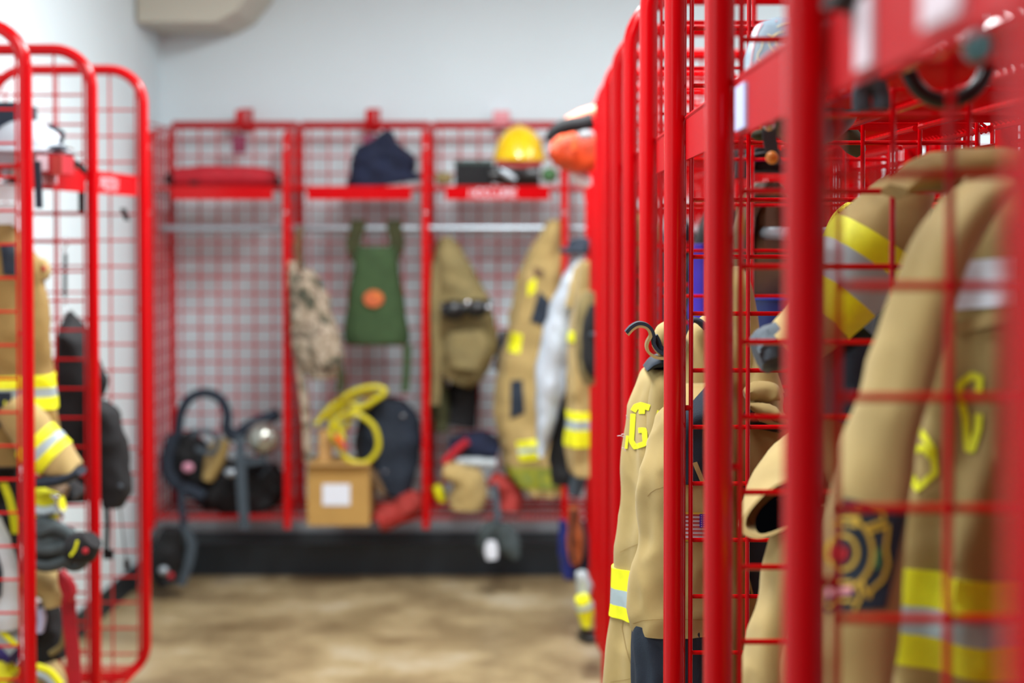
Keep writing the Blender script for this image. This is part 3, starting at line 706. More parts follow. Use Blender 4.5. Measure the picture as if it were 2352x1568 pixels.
shm = sh.mb(30, 40); tsh = bvh(shm); L_ = lambda x, y: lay(tsh, x, y, .0015)
gl = strokes(L_, [[(1752, 96), (1748, 112), (1741, 122), (1739, 134), (1746, 138), (1751, 148), (1778, 124), (1764, 148), (1784, 141), (1808, 142)], arc(1806, 98, 40, 26, 80, 260, 16), arc(1806, 98, 24, 13, 80, 260, 16), [(1784, 62), (1800, 54), (1812, 52)], [(1762, 78), (1775, 84), (1790, 74), (1800, 72)]], 2.0, step=3)
gt = strokes(L_, [[(1806+x, 118-y) for x, y in ln] for ln in word('FIRE', 8)], 1.2, step=3)
strokes(L_, [[(1802+x, 132-y) for x, y in ln] for ln in word('DEPT', 8)], 1.2, gt, step=3)
pk = strokes(L_, [[(1752, 52), (1740, 72), (1730, 110), (1724, 150)], [(1730, 160), (1760, 176)], [(1782, 50), (1784, 46)]], 2.4, step=4)
T('fire_helmet', 'black fire helmet with silvery crested front shield on the wire shelf', 'helmet', [P('shell', dome, BLKG), P('brim', brim, BLKG), P('ridges', ridge, BLKG), P('front_shield', shm, LEATH, 'silvery leather shield', sub=[P('crest_lines', gl, GOLDP), P('lettering', gt, GOLDP), P('piping', pk, PINKT)])])
# lamp on an amber cord
lampz = MB().tube(pxs([(1805, 236), (1782, 240), (1764, 250), (1754, 268), (1752, 285), (1755, 300)], 1.98, 6), .0042, 10)
T('pocket_lamp', 'dark round lamp on an amber cord hanging below the helmet', 'lamp', [P('cord', lampz, ORNG), P('body', MB().ball(at(1748, 311, 1.98), .012, .012, .007), OLIVE), P('ring', MB().lathe(at(1766, 286, 1.95), [(.004, -.003), (.0075, 0), (.004, .003)], 16, 'Y'), CHROME),
   P('strap', MB().strip(pxs([(1766, 292), (1768, 320), (1774, 350), (1782, 378)], 1.96, 5), (.008, 0, 0), .003), GREY), P('bead', MB().ball(at(1773, 362, 1.94), .0075, .0075, .0075), ORNG)])
# things hanging in the first two lockers, blurred
g = MB(); 
for pts in ([(1990, 168), (1982, 195), (1978, 225), (1980, 255)], [(2010, 165), (2016, 195), (2024, 225), (2024, 250)]): g.tube(pxs(pts, 1.62, 5), [.009]*16, 10)
g.ball(at(2000, 180, 1.62), .016, .01, .014)
T('work_glove', 'grey limp glove hanging under the second name plate', 'glove', [P('x', g, GREY)])
T('strap_loop', 'dark rubber strap looping in front of the wire shelf', 'strap', [P('x', MB().tube(pxs([(2080, 120), (2088, 168), (2110, 205), (2140, 226), (2180, 232), (2220, 218), (2250, 190), (2268, 150), (2270, 110)], 1.55, 8), .0075, 10), BLKG)])
T('carabiner', 'small teal and grey clip beside the nearest post', 'clip', [P('body', MB().tube(pxs([(2225, 105), (2240, 88), (2258, 95), (2256, 118), (2238, 126), (2225, 105)], 1.15, 6), .006, 8), TEAL), P('gate', MB().tube(pxs([(2238, 128), (2250, 138)], 1.15, 2), .004, 8), GOLD)])
T('dark_pouch', 'black pouch lying on the nearest shelf at the top', 'pouch', [P('x', Px([(1905, 2, 12), (1940, -2, 22), (1985, 0, 26), (2020, -5, 18)], 1.12, .03, wr=.003).mb(16, 20), BLACK)])
T('olive_glove', 'olive glove hanging through the wire shelf near the rope', 'glove', [P('x', Px([(1925, 290, 14), (1945, 312, 24), (1962, 335, 22), (1978, 352, 12)], 2.62, .02, wr=.005, seed=44).mb(20, 20), OLIVE)])
hs = MB().tube(pxs([(2050, 262), (2075, 252), (2100, 256), (2112, 272), (2095, 286), (2060, 290), (2045, 280)], 2.6, 6), .009, 8)
T('braided_strap', 'dark braided strap coiled on the shelf behind the blurred wires', 'strap', [P('x', hs, BLACK)])
T('folded_clothes', 'dark navy folded cloth on the shelf behind the blurred wires', 'clothes', [P('x', Px([(2140, 258, 10), (2180, 255, 14), (2240, 255, 14), (2290, 258, 10)], 2.7, .06, wr=.004).mb(16, 20), NAVYB)])
# gear further back in the right row
bk = MB().lathe(at(1800, 745, 3.35), [(.070, -.06), (.083, .056), (.08, .056), (.066, -.05)], 24)
T('blue_pail', 'dark blue plastic pail seen through the wires behind the posts', 'pail', [P('body', bk, BLUE), P('rim', MB().lathe(at(1800, 745, 3.35), [(.084, .052), (.089, .054), (.089, .060), (.084, .060)], 24), BLUE2)])
T('purple_shirt', 'purple cloth hanging in a locker behind the third post', 'shirt', [P('x', Sd([(560, 1596, 1620), (640, 1592, 1640), (700, 1590, 1640), (760, 1592, 1640)], 3.5, .04, wr=.005).mb(20, 20), PURP)])
Lf = 'nearest second third fourth'.split()
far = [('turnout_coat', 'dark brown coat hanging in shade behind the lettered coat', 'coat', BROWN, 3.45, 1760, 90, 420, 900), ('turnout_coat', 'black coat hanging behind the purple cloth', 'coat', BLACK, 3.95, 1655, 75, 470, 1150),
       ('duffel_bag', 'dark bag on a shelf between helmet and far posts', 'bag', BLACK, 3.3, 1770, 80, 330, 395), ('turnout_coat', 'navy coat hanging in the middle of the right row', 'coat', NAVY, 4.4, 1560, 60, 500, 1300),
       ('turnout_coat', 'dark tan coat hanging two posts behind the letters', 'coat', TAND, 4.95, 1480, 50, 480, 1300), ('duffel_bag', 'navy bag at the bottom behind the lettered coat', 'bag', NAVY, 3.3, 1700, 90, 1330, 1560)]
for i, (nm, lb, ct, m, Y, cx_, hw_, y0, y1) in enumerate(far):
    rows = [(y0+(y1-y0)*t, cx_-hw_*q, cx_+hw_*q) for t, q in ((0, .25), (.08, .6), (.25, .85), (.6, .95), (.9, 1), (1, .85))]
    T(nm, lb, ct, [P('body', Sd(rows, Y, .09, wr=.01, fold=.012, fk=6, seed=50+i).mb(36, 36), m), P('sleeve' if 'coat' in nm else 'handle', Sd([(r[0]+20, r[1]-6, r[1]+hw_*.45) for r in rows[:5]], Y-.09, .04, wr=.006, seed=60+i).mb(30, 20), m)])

# ------------------------------------------------------------------ far end of right row
op = Px([(1262, 345, 14, 5.75), (1285, 350, 34), (1320, 352, 40), (1355, 350, 40), (1385, 350, 36)], 5.75, .11, wr=.008, seed=70)
T('rope_pack', 'orange pack with black opening on the shelf at far end of right row', 'bag', [P('body', op.mb(30, 30), ORANGE), P('flap', MB().tube(pxs([(1256, 322, 5.6), (1275, 300, 5.6), (1305, 288, 5.6), (1335, 284, 5.6), (1362, 276, 5.6)], 5.6, 6), [.010+.016*min(1, i/10) for i in range(25)], 10), BLACK),
   P('lid', MB().tube(pxs([(1258, 312, 5.65), (1285, 290, 5.65), (1325, 268, 5.65), (1370, 254, 5.65)], 5.6, 6), [.006+.014*min(1, i/14) for i in range(19)], 10), mat('pale_orange', '#ff9a78', .5)), P('buckle', MB().ball(at(1345, 308, 5.6), .03, .02, .018), FOIL), P('tag', MB().box(at(1313, 345, 5.62), at(1322, 322, 5.60)), mat('bright_orange', '#ff6a2a', .5))])
T('white_glove', 'white object under the orange pack at the row end', 'glove', [P('x', Px([(1312, 398, 8), (1330, 408, 15), (1345, 415, 16), (1352, 428, 8)], 5.8, .03, wr=.003).mb(16, 16), WHITE)])
T('baseball_cap', 'dark blue cap beneath the orange pack', 'cap', [P('crown', MB().ball(at(1335, 565, 6.5), .055, .08, .035), NAVY), P('visor', Px([(1286, 574, 6), (1305, 576, 8), (1345, 576, 9)], 6.4, .06, wr=.001).mb(12, 16), NAVY)])
si = Px([(1332, 590, 8), (1322, 620, 16), (1302, 680, 26), (1282, 760, 34), (1268, 840, 34), (1262, 900, 30), (1254, 970, 19), (1242, 1045, 8)], 6.42, .05, wr=.006, seed=72)
dk = Sd([(700, 1290, 1325), (800, 1284, 1330), (950, 1272, 1322), (1060, 1262, 1320), (1110, 1270, 1318)], 6.52, .06, wr=.008, seed=73)
ti = Px([(1330, 612, 9), (1320, 650, 12), (1308, 705, 9)], 6.36, .03, wr=.003, seed=74)
T('silver_coat', 'aluminised silver coat hanging open between tan coats', 'coat', [P('front', si.mb(50, 30), ALU), P('lining', dk.mb(30, 30), BLACK), P('facing', ti.mb(20, 20), TAN), P('hanger', MB().tube(spline([at(1332, 598, 6.42), at(1338, 575, 6.42), at(1345, 572, 6.5), at(1352, 580, 6.69)], 5), .005, 8), CHROME)])
t2 = Sd([(600, 1330, 1362), (660, 1325, 1375), (760, 1312, 1385), (880, 1305, 1385), (950, 1306, 1385), (1060, 1306, 1375), (1090, 1318, 1370)], 6.25, .07, wr=.006, fold=.006, seed=75)
T('turnout_coat', 'tan coat with yellow bands squeezed against the far red posts', 'coat', [P('body', t2.mb(50, 40), TAN, sub=[P('yellow_band', t2.band(3.9, 4.12), HIVIS), P('silver_band', t2.band(4.12, 4.3), SILV), P('yellow_band', t2.band(4.3, 4.62), HIVIS), P('yellow_band', t2.band(2.0, 2.2), HIVIS)])])
t3 = Px([(1352, 670, 12), (1352, 710, 26), (1352, 790, 30), (1354, 850, 26), (1358, 880, 14)], 5.72, .07, wr=.004, seed=76)
t4 = Px([(1364, 700, 10), (1362, 740, 22), (1360, 790, 24), (1362, 840, 20), (1366, 862, 8)], 5.64, .05, wr=.003, seed=77)
T('helmet_hood', 'olive tan bag with round black face hanging at the far posts', 'bag', [P('body', t3.mb(30, 30), COY), P('face', t4.mb(30, 30), BLACK), P('badge', MB().ball(at(1362, 768, 5.58), .013, .005, .007), GREY)])
T('blue_strap', 'blue strap dangling at the foot of the far end lockers', 'strap', [P('x', Px([(1292, 1195, 8), (1296, 1250, 13), (1302, 1300, 15), (1308, 1328, 10)], 6.4, .02, wr=.004).mb(20, 14), BLUE)])
T('orange_bag', 'dark orange bag hanging low beside the blue strap', 'bag', [P('body', Px([(1318, 1165, 10), (1320, 1210, 16), (1322, 1260, 16), (1320, 1292, 10)], 6.3, .05, wr=.005).mb(20, 20), mat('burnt_orange', '#a8501a', .7, var=.4, vscale=30)), P('strap', MB().strip(pxs([(1318, 1170), (1313, 1220), (1316, 1290)], 6.23, 4), (.006, 0, 0)), BLACK)])
T('dark_boots', 'dark grey boot above the orange bag by the far posts', 'boot', [P('x', Px([(1330, 1075, 16), (1326, 1105, 20), (1318, 1135, 14)], 6.5, .06, wr=.004).mb(16, 16), GREY)])
T('navy_bag', 'navy bag hanging behind the blue strap', 'bag', [P('x', Px([(1330, 1200, 14), (1334, 1270, 22), (1332, 1330, 16)], 6.45, .05, wr=.006).mb(20, 20), NAVYB)])
T('rubber_boots', 'grey tangled gear above yellow boot at right row foot', 'gear', [P('x', Px([(1335, 1315, 8), (1338, 1340, 16), (1342, 1365, 12)], 6.0, .04, wr=.008).mb(16, 16), FOIL)])
yb = Px([(1334, 1372, 14), (1342, 1400, 16), (1348, 1435, 12)], 5.9, .05, wr=.006, seed=78)
T('yellow_boot', 'lime yellow banded boot at the foot of the far posts', 'boot', [P('shaft', yb.mb(20, 20), HIVIS, sub=[P('silver_band', yb.band(.55, .85), SILV)]), P('sole', Px([(1330, 1455, 12), (1350, 1462, 14), (1372, 1462, 12)], 5.9, .05, wr=.002).mb(12, 14), BLKG)])

# ------------------------------------------------------------------ gear in the far wall lockers
YQ = 7.5
rb = Px([(402, 407, 20), (440, 406, 23), (520, 405, 24), (600, 406, 23), (634, 409, 16)], YQ, .045, wr=.003, seed=80)
T('rolled_bag', 'red rolled bag with black ends on the far left shelf', 'bag', [P('roll', rb.mb(36, 24), REDF), P('end', MB().ball(at(394, 411, YQ), .028, .035, .032), BLACK), P('end', MB().ball(at(636, 418, YQ), .02, .03, .022), BLACK), P('buckle', MB().box(at(436, 424, YQ-.05), at(455, 416, YQ-.045)), BLACK)])
z_ = lambda px, py, Y=YQ: at(px, py, Y)
# breathing apparatus
hr = MB()
hr.tube(pxs([(408, 1000), (415, 950), (435, 915), (470, 902), (505, 915), (522, 950), (518, 990)], 7.42, 7), .022, 10)
hr.tube(pxs([(400, 1000), (385, 1050), (388, 1090), (420, 1120), (470, 1140)], 7.40, 6), .030, 10)
hr.tube(pxs([(520, 985), (540, 1000), (580, 975), (640, 950)], 7.44, 6), .028, 10)
hr2 = Px([(412, 1000, 26), (438, 1060, 52), (490, 1105, 56), (555, 1120, 60), (612, 1112, 54), (644, 1092, 28)], 7.55, .09, wr=.02, seed=82, fr=14)
T('breathing_apparatus', 'black air pack with harness loop and round cylinder end in far left locker', 'air pack', [
  P('harness', hr, NAVY), P('backplate', hr2.mb(40, 30), BLACK), P('cylinder', Px([(478, 1100, 14), (495, 1050, 24), (512, 1010, 18)], 7.40, .045, wr=.001).mb(20, 24), GOLDB),
  P('cylinder_end', MB().ball(z_(605, 1006, 7.32), .074, .08, .074, 24, 14), SPH, 'shiny round cylinder end'), P('bracket', MB().strip([z_(562, 1062, 7.3), z_(612, 1054, 7.3)], (0, 0, .016), .01).strip([z_(598, 1094, 7.31), z_(640, 1042, 7.31)], (.012, 0, .012), .01), GREY),
  P('strap', MB().strip(pxs([(552, 1000), (552, 1050), (556, 1130), (562, 1215)], 7.27, 5), (.022, 0, 0), .006), GREY, 'hanging grey strap'), P('gauge', MB().ball(z_(432, 1073, 7.33), .026, .015, .022), mat('pink_gauge', '#c98aa0', .3)), P('valve', MB().ball(z_(540, 1046, 7.3), .018, .015, .018), DULL), P('valve', MB().ball(z_(530, 1085, 7.3), .03, .02, .02), DULL), P('hose', MB().tube(pxs([(440, 1000), (470, 990), (500, 1005), (490, 1040), (450, 1030)], 7.3, 6), .012, 8), GREY)])
mk = MB().tube(pxs([(415, 1130), (418, 1170), (422, 1200), (410, 1225)], 7.24, 6), .016, 10)
T('breathing_mask', 'black face mask dangling below the far left locker', 'mask', [
  P('hose', mk, NAVY), P('facepiece', Px([(395, 1215, 18), (385, 1260, 34), (378, 1305, 32), (390, 1340, 20)], 7.2, .07, wr=.008, seed=84).mb(24, 24), BLACK), P('head_strap', MB().strip(pxs([(425, 1210), (440, 1250), (432, 1300), (415, 1345)], 7.15, 5), (.02, 0, 0), .006), GREY),
  P('regulator', MB().ball(z_(376, 1310, 7.1), .022, .02, .02), DULL), P('button', MB().ball(z_(392, 1322, 7.08), .014, .012, .014), REDF)])
# navy clothes
nh = Px([(883, 424, 84), (880, 404, 78), (880, 385, 70), (885, 360, 70), (885, 345, 60), (890, 322, 22), (893, 300, 6)], YQ, .11, wr=.012, seed=86, fr=14)
T('hooded_sweatshirt', 'navy blue sweatshirt heaped on the middle far shelf', 'sweatshirt', [P('x', nh.mb(40, 40), NAVYB)])
# camouflage pack
cp = Px([(700, 620, 12), (705, 665, 34), (715, 720, 44), (728, 780, 54), (742, 830, 44), (745, 868, 24)], 7.28, .08, wr=.012, seed=88, fr=12)
T('camouflage_backpack', 'brown camouflage backpack hanging at the second far post', 'backpack', [P('body', cp.mb(36, 36), CAMO), P('pocket', Px([(735, 745, 10), (745, 790, 34), (755, 840, 22)], 7.2, .04, wr=.006, seed=89).mb(20, 20), CAMO), P('strap', MB().strip(pxs([(672, 600), (675, 700), (690, 850), (702, 950), (708, 1060)], 7.28, 5), (.018, 0, 0), .006), CAMO), P('strap', MB().strip(pxs([(776, 830), (784, 870), (780, 900)], 7.28, 5), (.018, 0, 0), .006), OLIVE), P('top_strap', MB().strip(pxs([(690, 520), (684, 570), (695, 630)], 7.4, 5), (.016, 0, 0), .006), BROWN)])
# green backpack
gp = Sd([(566, 828, 902, YQ, .05), (575, 820, 910), (640, 808, 920), (720, 796, 932), (775, 790, 940), (790, 800, 935)], YQ-.02, .07, wr=.003, seed=90, ex=3.2)
gpm = gp.mb(40, 48); tg = bvh(gpm)
pch = MB().lathe(z_(858, 686, 7.40), [(.001, -.006), (.042, -.006), (.046, 0), (.042, .003)], 24, 'Y', sy=.85)
stg = MB().strip(pxs([(826, 600), (812, 560), (822, 522), (822, 505)], 7.5, 5), (.034, 0, 0), .02); stg2 = MB().strip(pxs([(898, 600), (912, 560), (906, 525), (906, 505)], 7.5, 5), (.034, 0, 0), .02)
T('green_backpack', 'flat green backpack with orange patch hanging from the silver rod', 'backpack', [P('body', gpm, GREEN, sub=[P('patch', pch, mat('orange_patch', '#d0702c', .6, second='#b04a30', vscale=40))]), P('strap', stg, OLIVE), P('strap', stg2, OLIVE),
  P('tail_strap', MB().strip(pxs([(936, 790), (934, 850), (930, 900)], 7.45, 5), (.018, 0, 0), .006), GREEN), P('pocket', Sd([(735, 812, 918), (760, 806, 926), (785, 812, 922)], 7.42, .02, wr=.001, ex=4).mb(12, 30), GREEN)])
# cardboard box with tube
a, c = z_(706, 1207, 7.3), z_(848, 1065, 7.3)
bx = MB().box((a.x, 7.30, a.z), (c.x, 7.56, c.z))
T('cardboard_box', 'brown cardboard box with white label in the middle far locker', 'box', [P('carton', bx, CARD, smooth=False), P('flap', MB().add([(a.x, 7.298, c.z), (c.x, 7.298, c.z), (c.x, 7.26, c.z-.0), (a.x, 7.26, c.z)], [(0, 1, 2, 3)]).box((a.x, 7.296, c.z-.012), (c.x, 7.30, c.z)), CARD2, smooth=False),
   P('label', MB().box((z_(741, 1160, 7.3).x, 7.296, z_(741, 1160, 7.3).z), (z_(804, 1111, 7.3).x, 7.2995, z_(804, 1111, 7.3).z)), PAPER, 'white shipping label', smooth=False)])
T('cardboard_tube', 'pale cardboard tube standing up in the box', 'tube', [P('x', MB().tube([z_(746, 1110, 7.42), z_(748, 985, 7.42)], .034, 16), CARD2)])
ho = MB().tube(pxs([(725, 975), (760, 935), (810, 900), (860, 888), (885, 900), (850, 925), (800, 950), (760, 985), (775, 1020), (800, 1055), (840, 1062), (868, 1030), (862, 985), (835, 958), (805, 950), (775, 970), (790, 1010)], 7.33, 7), .0125, 10)
ho.tube(pxs([(740, 960), (770, 950), (820, 910), (865, 905), (840, 935), (790, 925), (760, 965), (780, 990), (810, 960)], 7.36, 7), .010, 10)
T('hose_coil', 'yellow hose looped out of the cardboard box', 'hose', [P('coil', ho, HOSE), P('coupling', MB().tube([z_(770, 1000, 7.3), z_(792, 1030, 7.3)], .012, 10), ORANGE)])
bg = Px([(905, 918, 30), (898, 945, 62), (892, 1000, 74), (895, 1060, 68), (910, 1110, 44), (925, 1140, 18)], 7.5, .09, wr=.006, seed=92)
T('round_bag', 'round black bag leaning behind the yellow hose', 'bag', [P('body', bg.mb(40, 40), NAVY), P('rim', MB().tube(pxs([(850, 1100), (825, 1040), (828, 970), (860, 925), (905, 915)], 7.42, 6), .012, 8), BLACK), P('stud', MB().ball(z_(926, 955, 7.40), .007, .004, .007), CHROME), P('stud', MB().ball(z_(885, 1083, 7.40), .005, .003, .005), CHROME)])
T('red_cloth', 'dull red cloth under the round black bag', 'cloth', [P('x', Px([(870, 1190, 16), (900, 1180, 24), (935, 1160, 26), (968, 1140, 18)], 7.42, .06, wr=.015, seed=93).mb(24, 24), REDD)])
T('brown_strap', 'brown strap end between box and round bag', 'strap', [P('x', MB().strip([z_(855, 1080, 7.3), z_(880, 1135, 7.3)], (.016, 0, 0), .008), BROWN)])
# third far locker
hz = at(1193, 368, YQ)
hat = MB().lathe((hz.x, YQ, hz.z), [(.118, 0), (.112, .035), (.098, .085), (.070, .125), (.035, .148), (.001, .155)], 28)
T('yellow_helmet', 'glossy yellow helmet on top of the third far shelf', 'helmet', [P('shell', hat, YEL), P('brim', MB().lathe((hz.x, YQ, hz.z-.008), [(.11, .012), (.128, .004), (.130, .008), (.112, .018)], 28, sy=1.15), YEL), P('strap', MB().tube(pxs([(1140, 372), (1190, 380), (1245, 374)], 7.36, 6), .012, 8), REDD), P('ridge', MB().tube([(hz.x, YQ-.118*math.cos(t), hz.z+.157*math.sin(t)) for t in [PI*i/14 for i in range(1, 14)]], .008, 8), YEL)])
T('black_case', 'dark box beside the yellow helmet on the third shelf', 'box', [P('body', MB().box(z_(1045, 426, 7.42), Vector(z_(1128, 372, 7.42))+Vector((0, .22, 0))), BLACK, smooth=False), P('lid', MB().box(z_(1043, 376, 7.415), Vector(z_(1130, 368, 7.415))+Vector((0, .23, 0))), mat('dark_green_lid', '#1c3a34', .5), smooth=False)])
gg = Px([(1125, 402, 12), (1160, 400, 26), (1200, 400, 28), (1240, 402, 24)], 7.42, .06, wr=.006, seed=94)
T('goggles', 'black goggles under the yellow helmet', 'goggles', [P('frame', gg.mb(24, 24), BLKG), P('lens', Px([(1148, 388, 4), (1165, 400, 9), (1184, 412, 6)], 7.34, .01, wr=.0).mb(12, 12), DULL)])
T('green_roll', 'small green bundle right of the yellow helmet', 'bundle', [P('x', MB().ball(z_(1262, 402, 7.38), .036, .04, .034), GRNP), ])
T('tan_pouch', 'small tan pouch at left end of the third shelf', 'pouch', [P('x', Px([(1003, 412, 10), (1020, 410, 15), (1038, 412, 10)], 7.45, .04, wr=.004).mb(14, 14), COY)])
tp = Px([(1020, 545, 14), (1030, 590, 32), (1050, 660, 56), (1064, 740, 70), (1068, 800, 70), (1060, 850, 52), (1048, 876, 30)], 7.44, .09, wr=.009, seed=95, fr=11)
T('tan_backpack', 'coyote tan backpack with black goggles strapped across it', 'backpack', [P('body', tp.mb(44, 44), COY), P('pocket', Px([(1070, 760, 40), (1072, 800, 50), (1066, 845, 34)], 7.33, .04, wr=.004, seed=96).mb(24, 24), COY), P('strap', MB().strip(pxs([(1005, 600), (1000, 700), (1004, 850), (1000, 930)], 7.36, 5), (.02, 0, 0), .01), COY)])
gb = MB().ball(z_(1042, 712, 7.27), .058, .035, .046).ball(z_(1096, 708, 7.27), .054, .035, .042).tube([z_(1015, 708, 7.28), z_(1130, 704, 7.28)], .030, 10)
T('ski_goggles', 'black goggles hanging on the tan backpack', 'goggles', [P('frame', gb, BLKG), P('buckle', MB().ball(z_(1074, 696, 7.22), .012, .006, .012), CHROME), P('buckle', MB().ball(z_(1122, 706, 7.22), .011, .006, .011), CHROME)])
tc_ = Sd([(505, 1262, 1290), (570, 1225, 1294), (620, 1198, 1298), (700, 1180, 1300), (780, 1166, 1300), (860, 1146, 1300), (950, 1140, 1300), (1010, 1152, 1290), (1062, 1160, 1300), (1110, 1185, 1300), (1135, 1225, 1290)], 7.42, .09, wr=.009, fold=.008, fk=6, seed=97, fr=11)
tcm = tc_.mb(60, 50); tt = bvh(tcm)
q_ = lambda *c: patch(tt, c, 8, 8, .006)
T('turnout_coat', 'tan fire coat with navy patches hanging in the third far locker', 'coat', [P('body', tcm, TAN, sub=[
   P('navy_patch', q_((1238, 668), (1262, 690), (1258, 752), (1218, 738)), NAVY), P('navy_patch', q_((1173, 874), (1200, 872), (1205, 948), (1172, 962)), NAVY), P('yellow_patch', q_((1212, 650), (1232, 638), (1230, 668), (1212, 682)), HIVIS),
   P('yellow_band', q_((1172, 762), (1200, 768), (1194, 812), (1166, 806)), HIVIS), P('yellow_band', q_((1186, 1014), (1236, 1008), (1236, 1026), (1188, 1030)), HIVIS), P('silver_band', q_((1188, 1030), (1236, 1026), (1236, 1038), (1190, 1042)), SILV), P('yellow_band', q_((1190, 1042), (1236, 1038), (1236, 1056), (1194, 1060)), HIVIS),
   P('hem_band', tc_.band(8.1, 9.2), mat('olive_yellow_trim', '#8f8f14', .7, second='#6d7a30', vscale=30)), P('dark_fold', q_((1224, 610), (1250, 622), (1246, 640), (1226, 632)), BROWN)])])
T('black_sling', 'dark bag hanging behind the tan backpack', 'bag', [P('x', Px([(1160, 760, 10), (1158, 800, 16), (1148, 850, 14)], 7.5, .05, wr=.004).mb(16, 16), NAVY)])
T('dark_jacket', 'dark jacket hanging low beneath the tan backpack', 'jacket', [P('body', Px([(1070, 870, 24), (1060, 920, 34), (1050, 975, 38)], 7.55, .06, wr=.01, seed=98).mb(24, 24), BLACK), P('sleeve', Px([(1015, 870, 12), (1012, 930, 20), (1014, 990, 18)], 7.5, .05, wr=.006).mb(20, 20), OLIVE)])
T('navy_clothes', 'navy clothes heaped on the third far locker bottom', 'clothes', [P('x', Px([(1035, 1030, 16), (1070, 1022, 24), (1110, 1022, 28), (1145, 1035, 18)], 7.48, .1, wr=.014, seed=99).mb(26, 26), NAVYB), P('sleeve', Px([(1020, 1062, 8), (1045, 1035, 10), (1075, 1012, 8)], 7.36, .03, wr=.004).mb(14, 14), REDF), P('lining', Px([(1050, 1058, 6), (1090, 1060, 9), (1140, 1062, 8)], 7.38, .04, wr=.004).mb(14, 14), FOIL)])
bt = Px([(1020, 1080, 16), (1050, 1085, 26), (1075, 1110, 40), (1072, 1140, 42), (1070, 1165, 36)], 7.36, .1, wr=.01, seed=100)
T('folded_trousers', 'tan folded trousers on the bottom of third far locker', 'trousers', [P('leg', bt.mb(30, 30), TAN), P('yellow_cuff', Px([(1003, 1115, 8), (1012, 1135, 12), (1018, 1150, 8)], 7.4, .04, wr=.003).mb(12, 12), HIVIS)])
T('red_strap', 'red strap bundle beside the folded tan trousers', 'strap', [P('x', Px([(1125, 1100, 10), (1155, 1115, 20), (1175, 1140, 26), (1170, 1168, 20)], 7.42, .06, wr=.012, seed=101).mb(22, 22), REDD)])
gv = MB().tube(pxs([(1136, 1105, 7.40), (1137, 1125, 7.31), (1140, 1150, 7.27), (1145, 1200, 7.22)], 7.25, 5), .014, 8)
T('hanging_gloves', 'dark gloves with a white tag dangling below the third far locker', 'gloves', [P('strap', gv, GREY), P('glove', Px([(1140, 1200, 14), (1125, 1225, 24), (1118, 1250, 22), (1125, 1275, 12)], 7.2, .04, wr=.006, seed=102).mb(20, 20), GLOVE), P('glove', Px([(1150, 1205, 16), (1165, 1235, 24), (1178, 1262, 18), (1186, 1280, 8)], 7.2, .04, wr=.006, seed=103).mb(20, 20), GLOVE), P('tag', Px([(1128, 1242, 10), (1128, 1262, 15), (1130, 1284, 12)], 7.13, .01, wr=.001).mb(12, 14), PAPER, 'white tag')])

# ------------------------------------------------------------------ gear in the left row
YA = 4.42
lj = Sd([(515, -60, 30, YA, .03), (560, -80, 50), (600, -90, 92), (700, -95, 108), (800, -95, 118), (860, -95, 124), (940, -95, 127), (1010, -95, 130), (1060, -95, 122)], YA, .08, wr=.008, fold=.006, fk=5, seed=110)
ljm = lj.mb(60, 50); tl = bvh(ljm)
ls = Px([(20, 930, 34), (60, 975, 46), (100, 1025, 52), (140, 1060, 40), (172, 1082, 16)], YA-.1, .05, wr=.005, seed=111)
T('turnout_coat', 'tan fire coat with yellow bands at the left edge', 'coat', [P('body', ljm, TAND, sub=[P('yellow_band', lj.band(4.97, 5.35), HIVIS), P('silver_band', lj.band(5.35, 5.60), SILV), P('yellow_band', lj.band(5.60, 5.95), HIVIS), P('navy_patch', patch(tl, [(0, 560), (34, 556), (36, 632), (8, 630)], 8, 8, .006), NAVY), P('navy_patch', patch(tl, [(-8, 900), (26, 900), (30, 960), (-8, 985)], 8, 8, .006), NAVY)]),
  P('sleeve', ls.mb(36, 30), TAN, sub=[P('yellow_band', ls.band(1.55, 1.95), HIVIS), P('silver_band', ls.band(1.95, 2.3), SILV), P('yellow_band', ls.band(2.3, 2.75), HIVIS)]), P('hem', Px([(75, 1108, 8), (110, 1104, 12), (150, 1096, 12), (188, 1080, 9)], YA-.12, .04, wr=.003).mb(20, 16), NAVY)])
T('tan_collar', 'tan strap with a small red tag beside the left coat collar', 'strap', [P('loop', Px([(84, 600, 8), (98, 606, 10), (106, 622, 8), (100, 640, 8)], YA, .02, wr=.003).mb(14, 14), TAN), P('tag', MB().ball(z_(101, 617, 4.36), .006, .005, .007), REDF)])
# black backpack
bp_ = Px([(150, 742, 10, 5.05), (168, 790, 38), (175, 880, 56), (180, 1000, 58), (182, 1090, 58), (185, 1145, 50)], 5.08, .08, wr=.007, seed=113)
bp2 = Px([(225, 925, 14), (240, 960, 32), (255, 1030, 38), (262, 1090, 36), (262, 1130, 34), (258, 1160, 22)], 5.0, .06, wr=.007, seed=114)
T('black_backpack', 'black backpack hanging in the second left locker', 'backpack', [P('body', bp_.mb(40, 36), BLACK), P('front_pocket', bp2.mb(36, 30), BLACK), P('top_strap', Px([(228, 850, 6), (238, 875, 9), (234, 905, 6)], 5.0, .02, wr=.002).mb(14, 12), BLACK), P('strap', MB().strip(pxs([(243, 1150), (246, 1200), (244, 1262)], 4.98, 5), (.0075, 0, 0), .004), BLACK),
   P('buckle', MB().box(z_(236, 1284, 4.98), Vector(z_(260, 1262, 4.98))+Vector((0, .008, 0))), BLKG, smooth=False), P('cord', MB().tube(pxs([(275, 1160), (283, 1230), (290, 1295)], 4.98, 5), .002, 6), BLKG), P('cord_end', MB().box(z_(285, 1308, 4.98), Vector(z_(296, 1286, 4.98))+Vector((0, .01, 0))), BLKG, smooth=False), P('buckle', MB().ball(z_(276, 1117, 4.93), .008, .006, .008), GREY)])
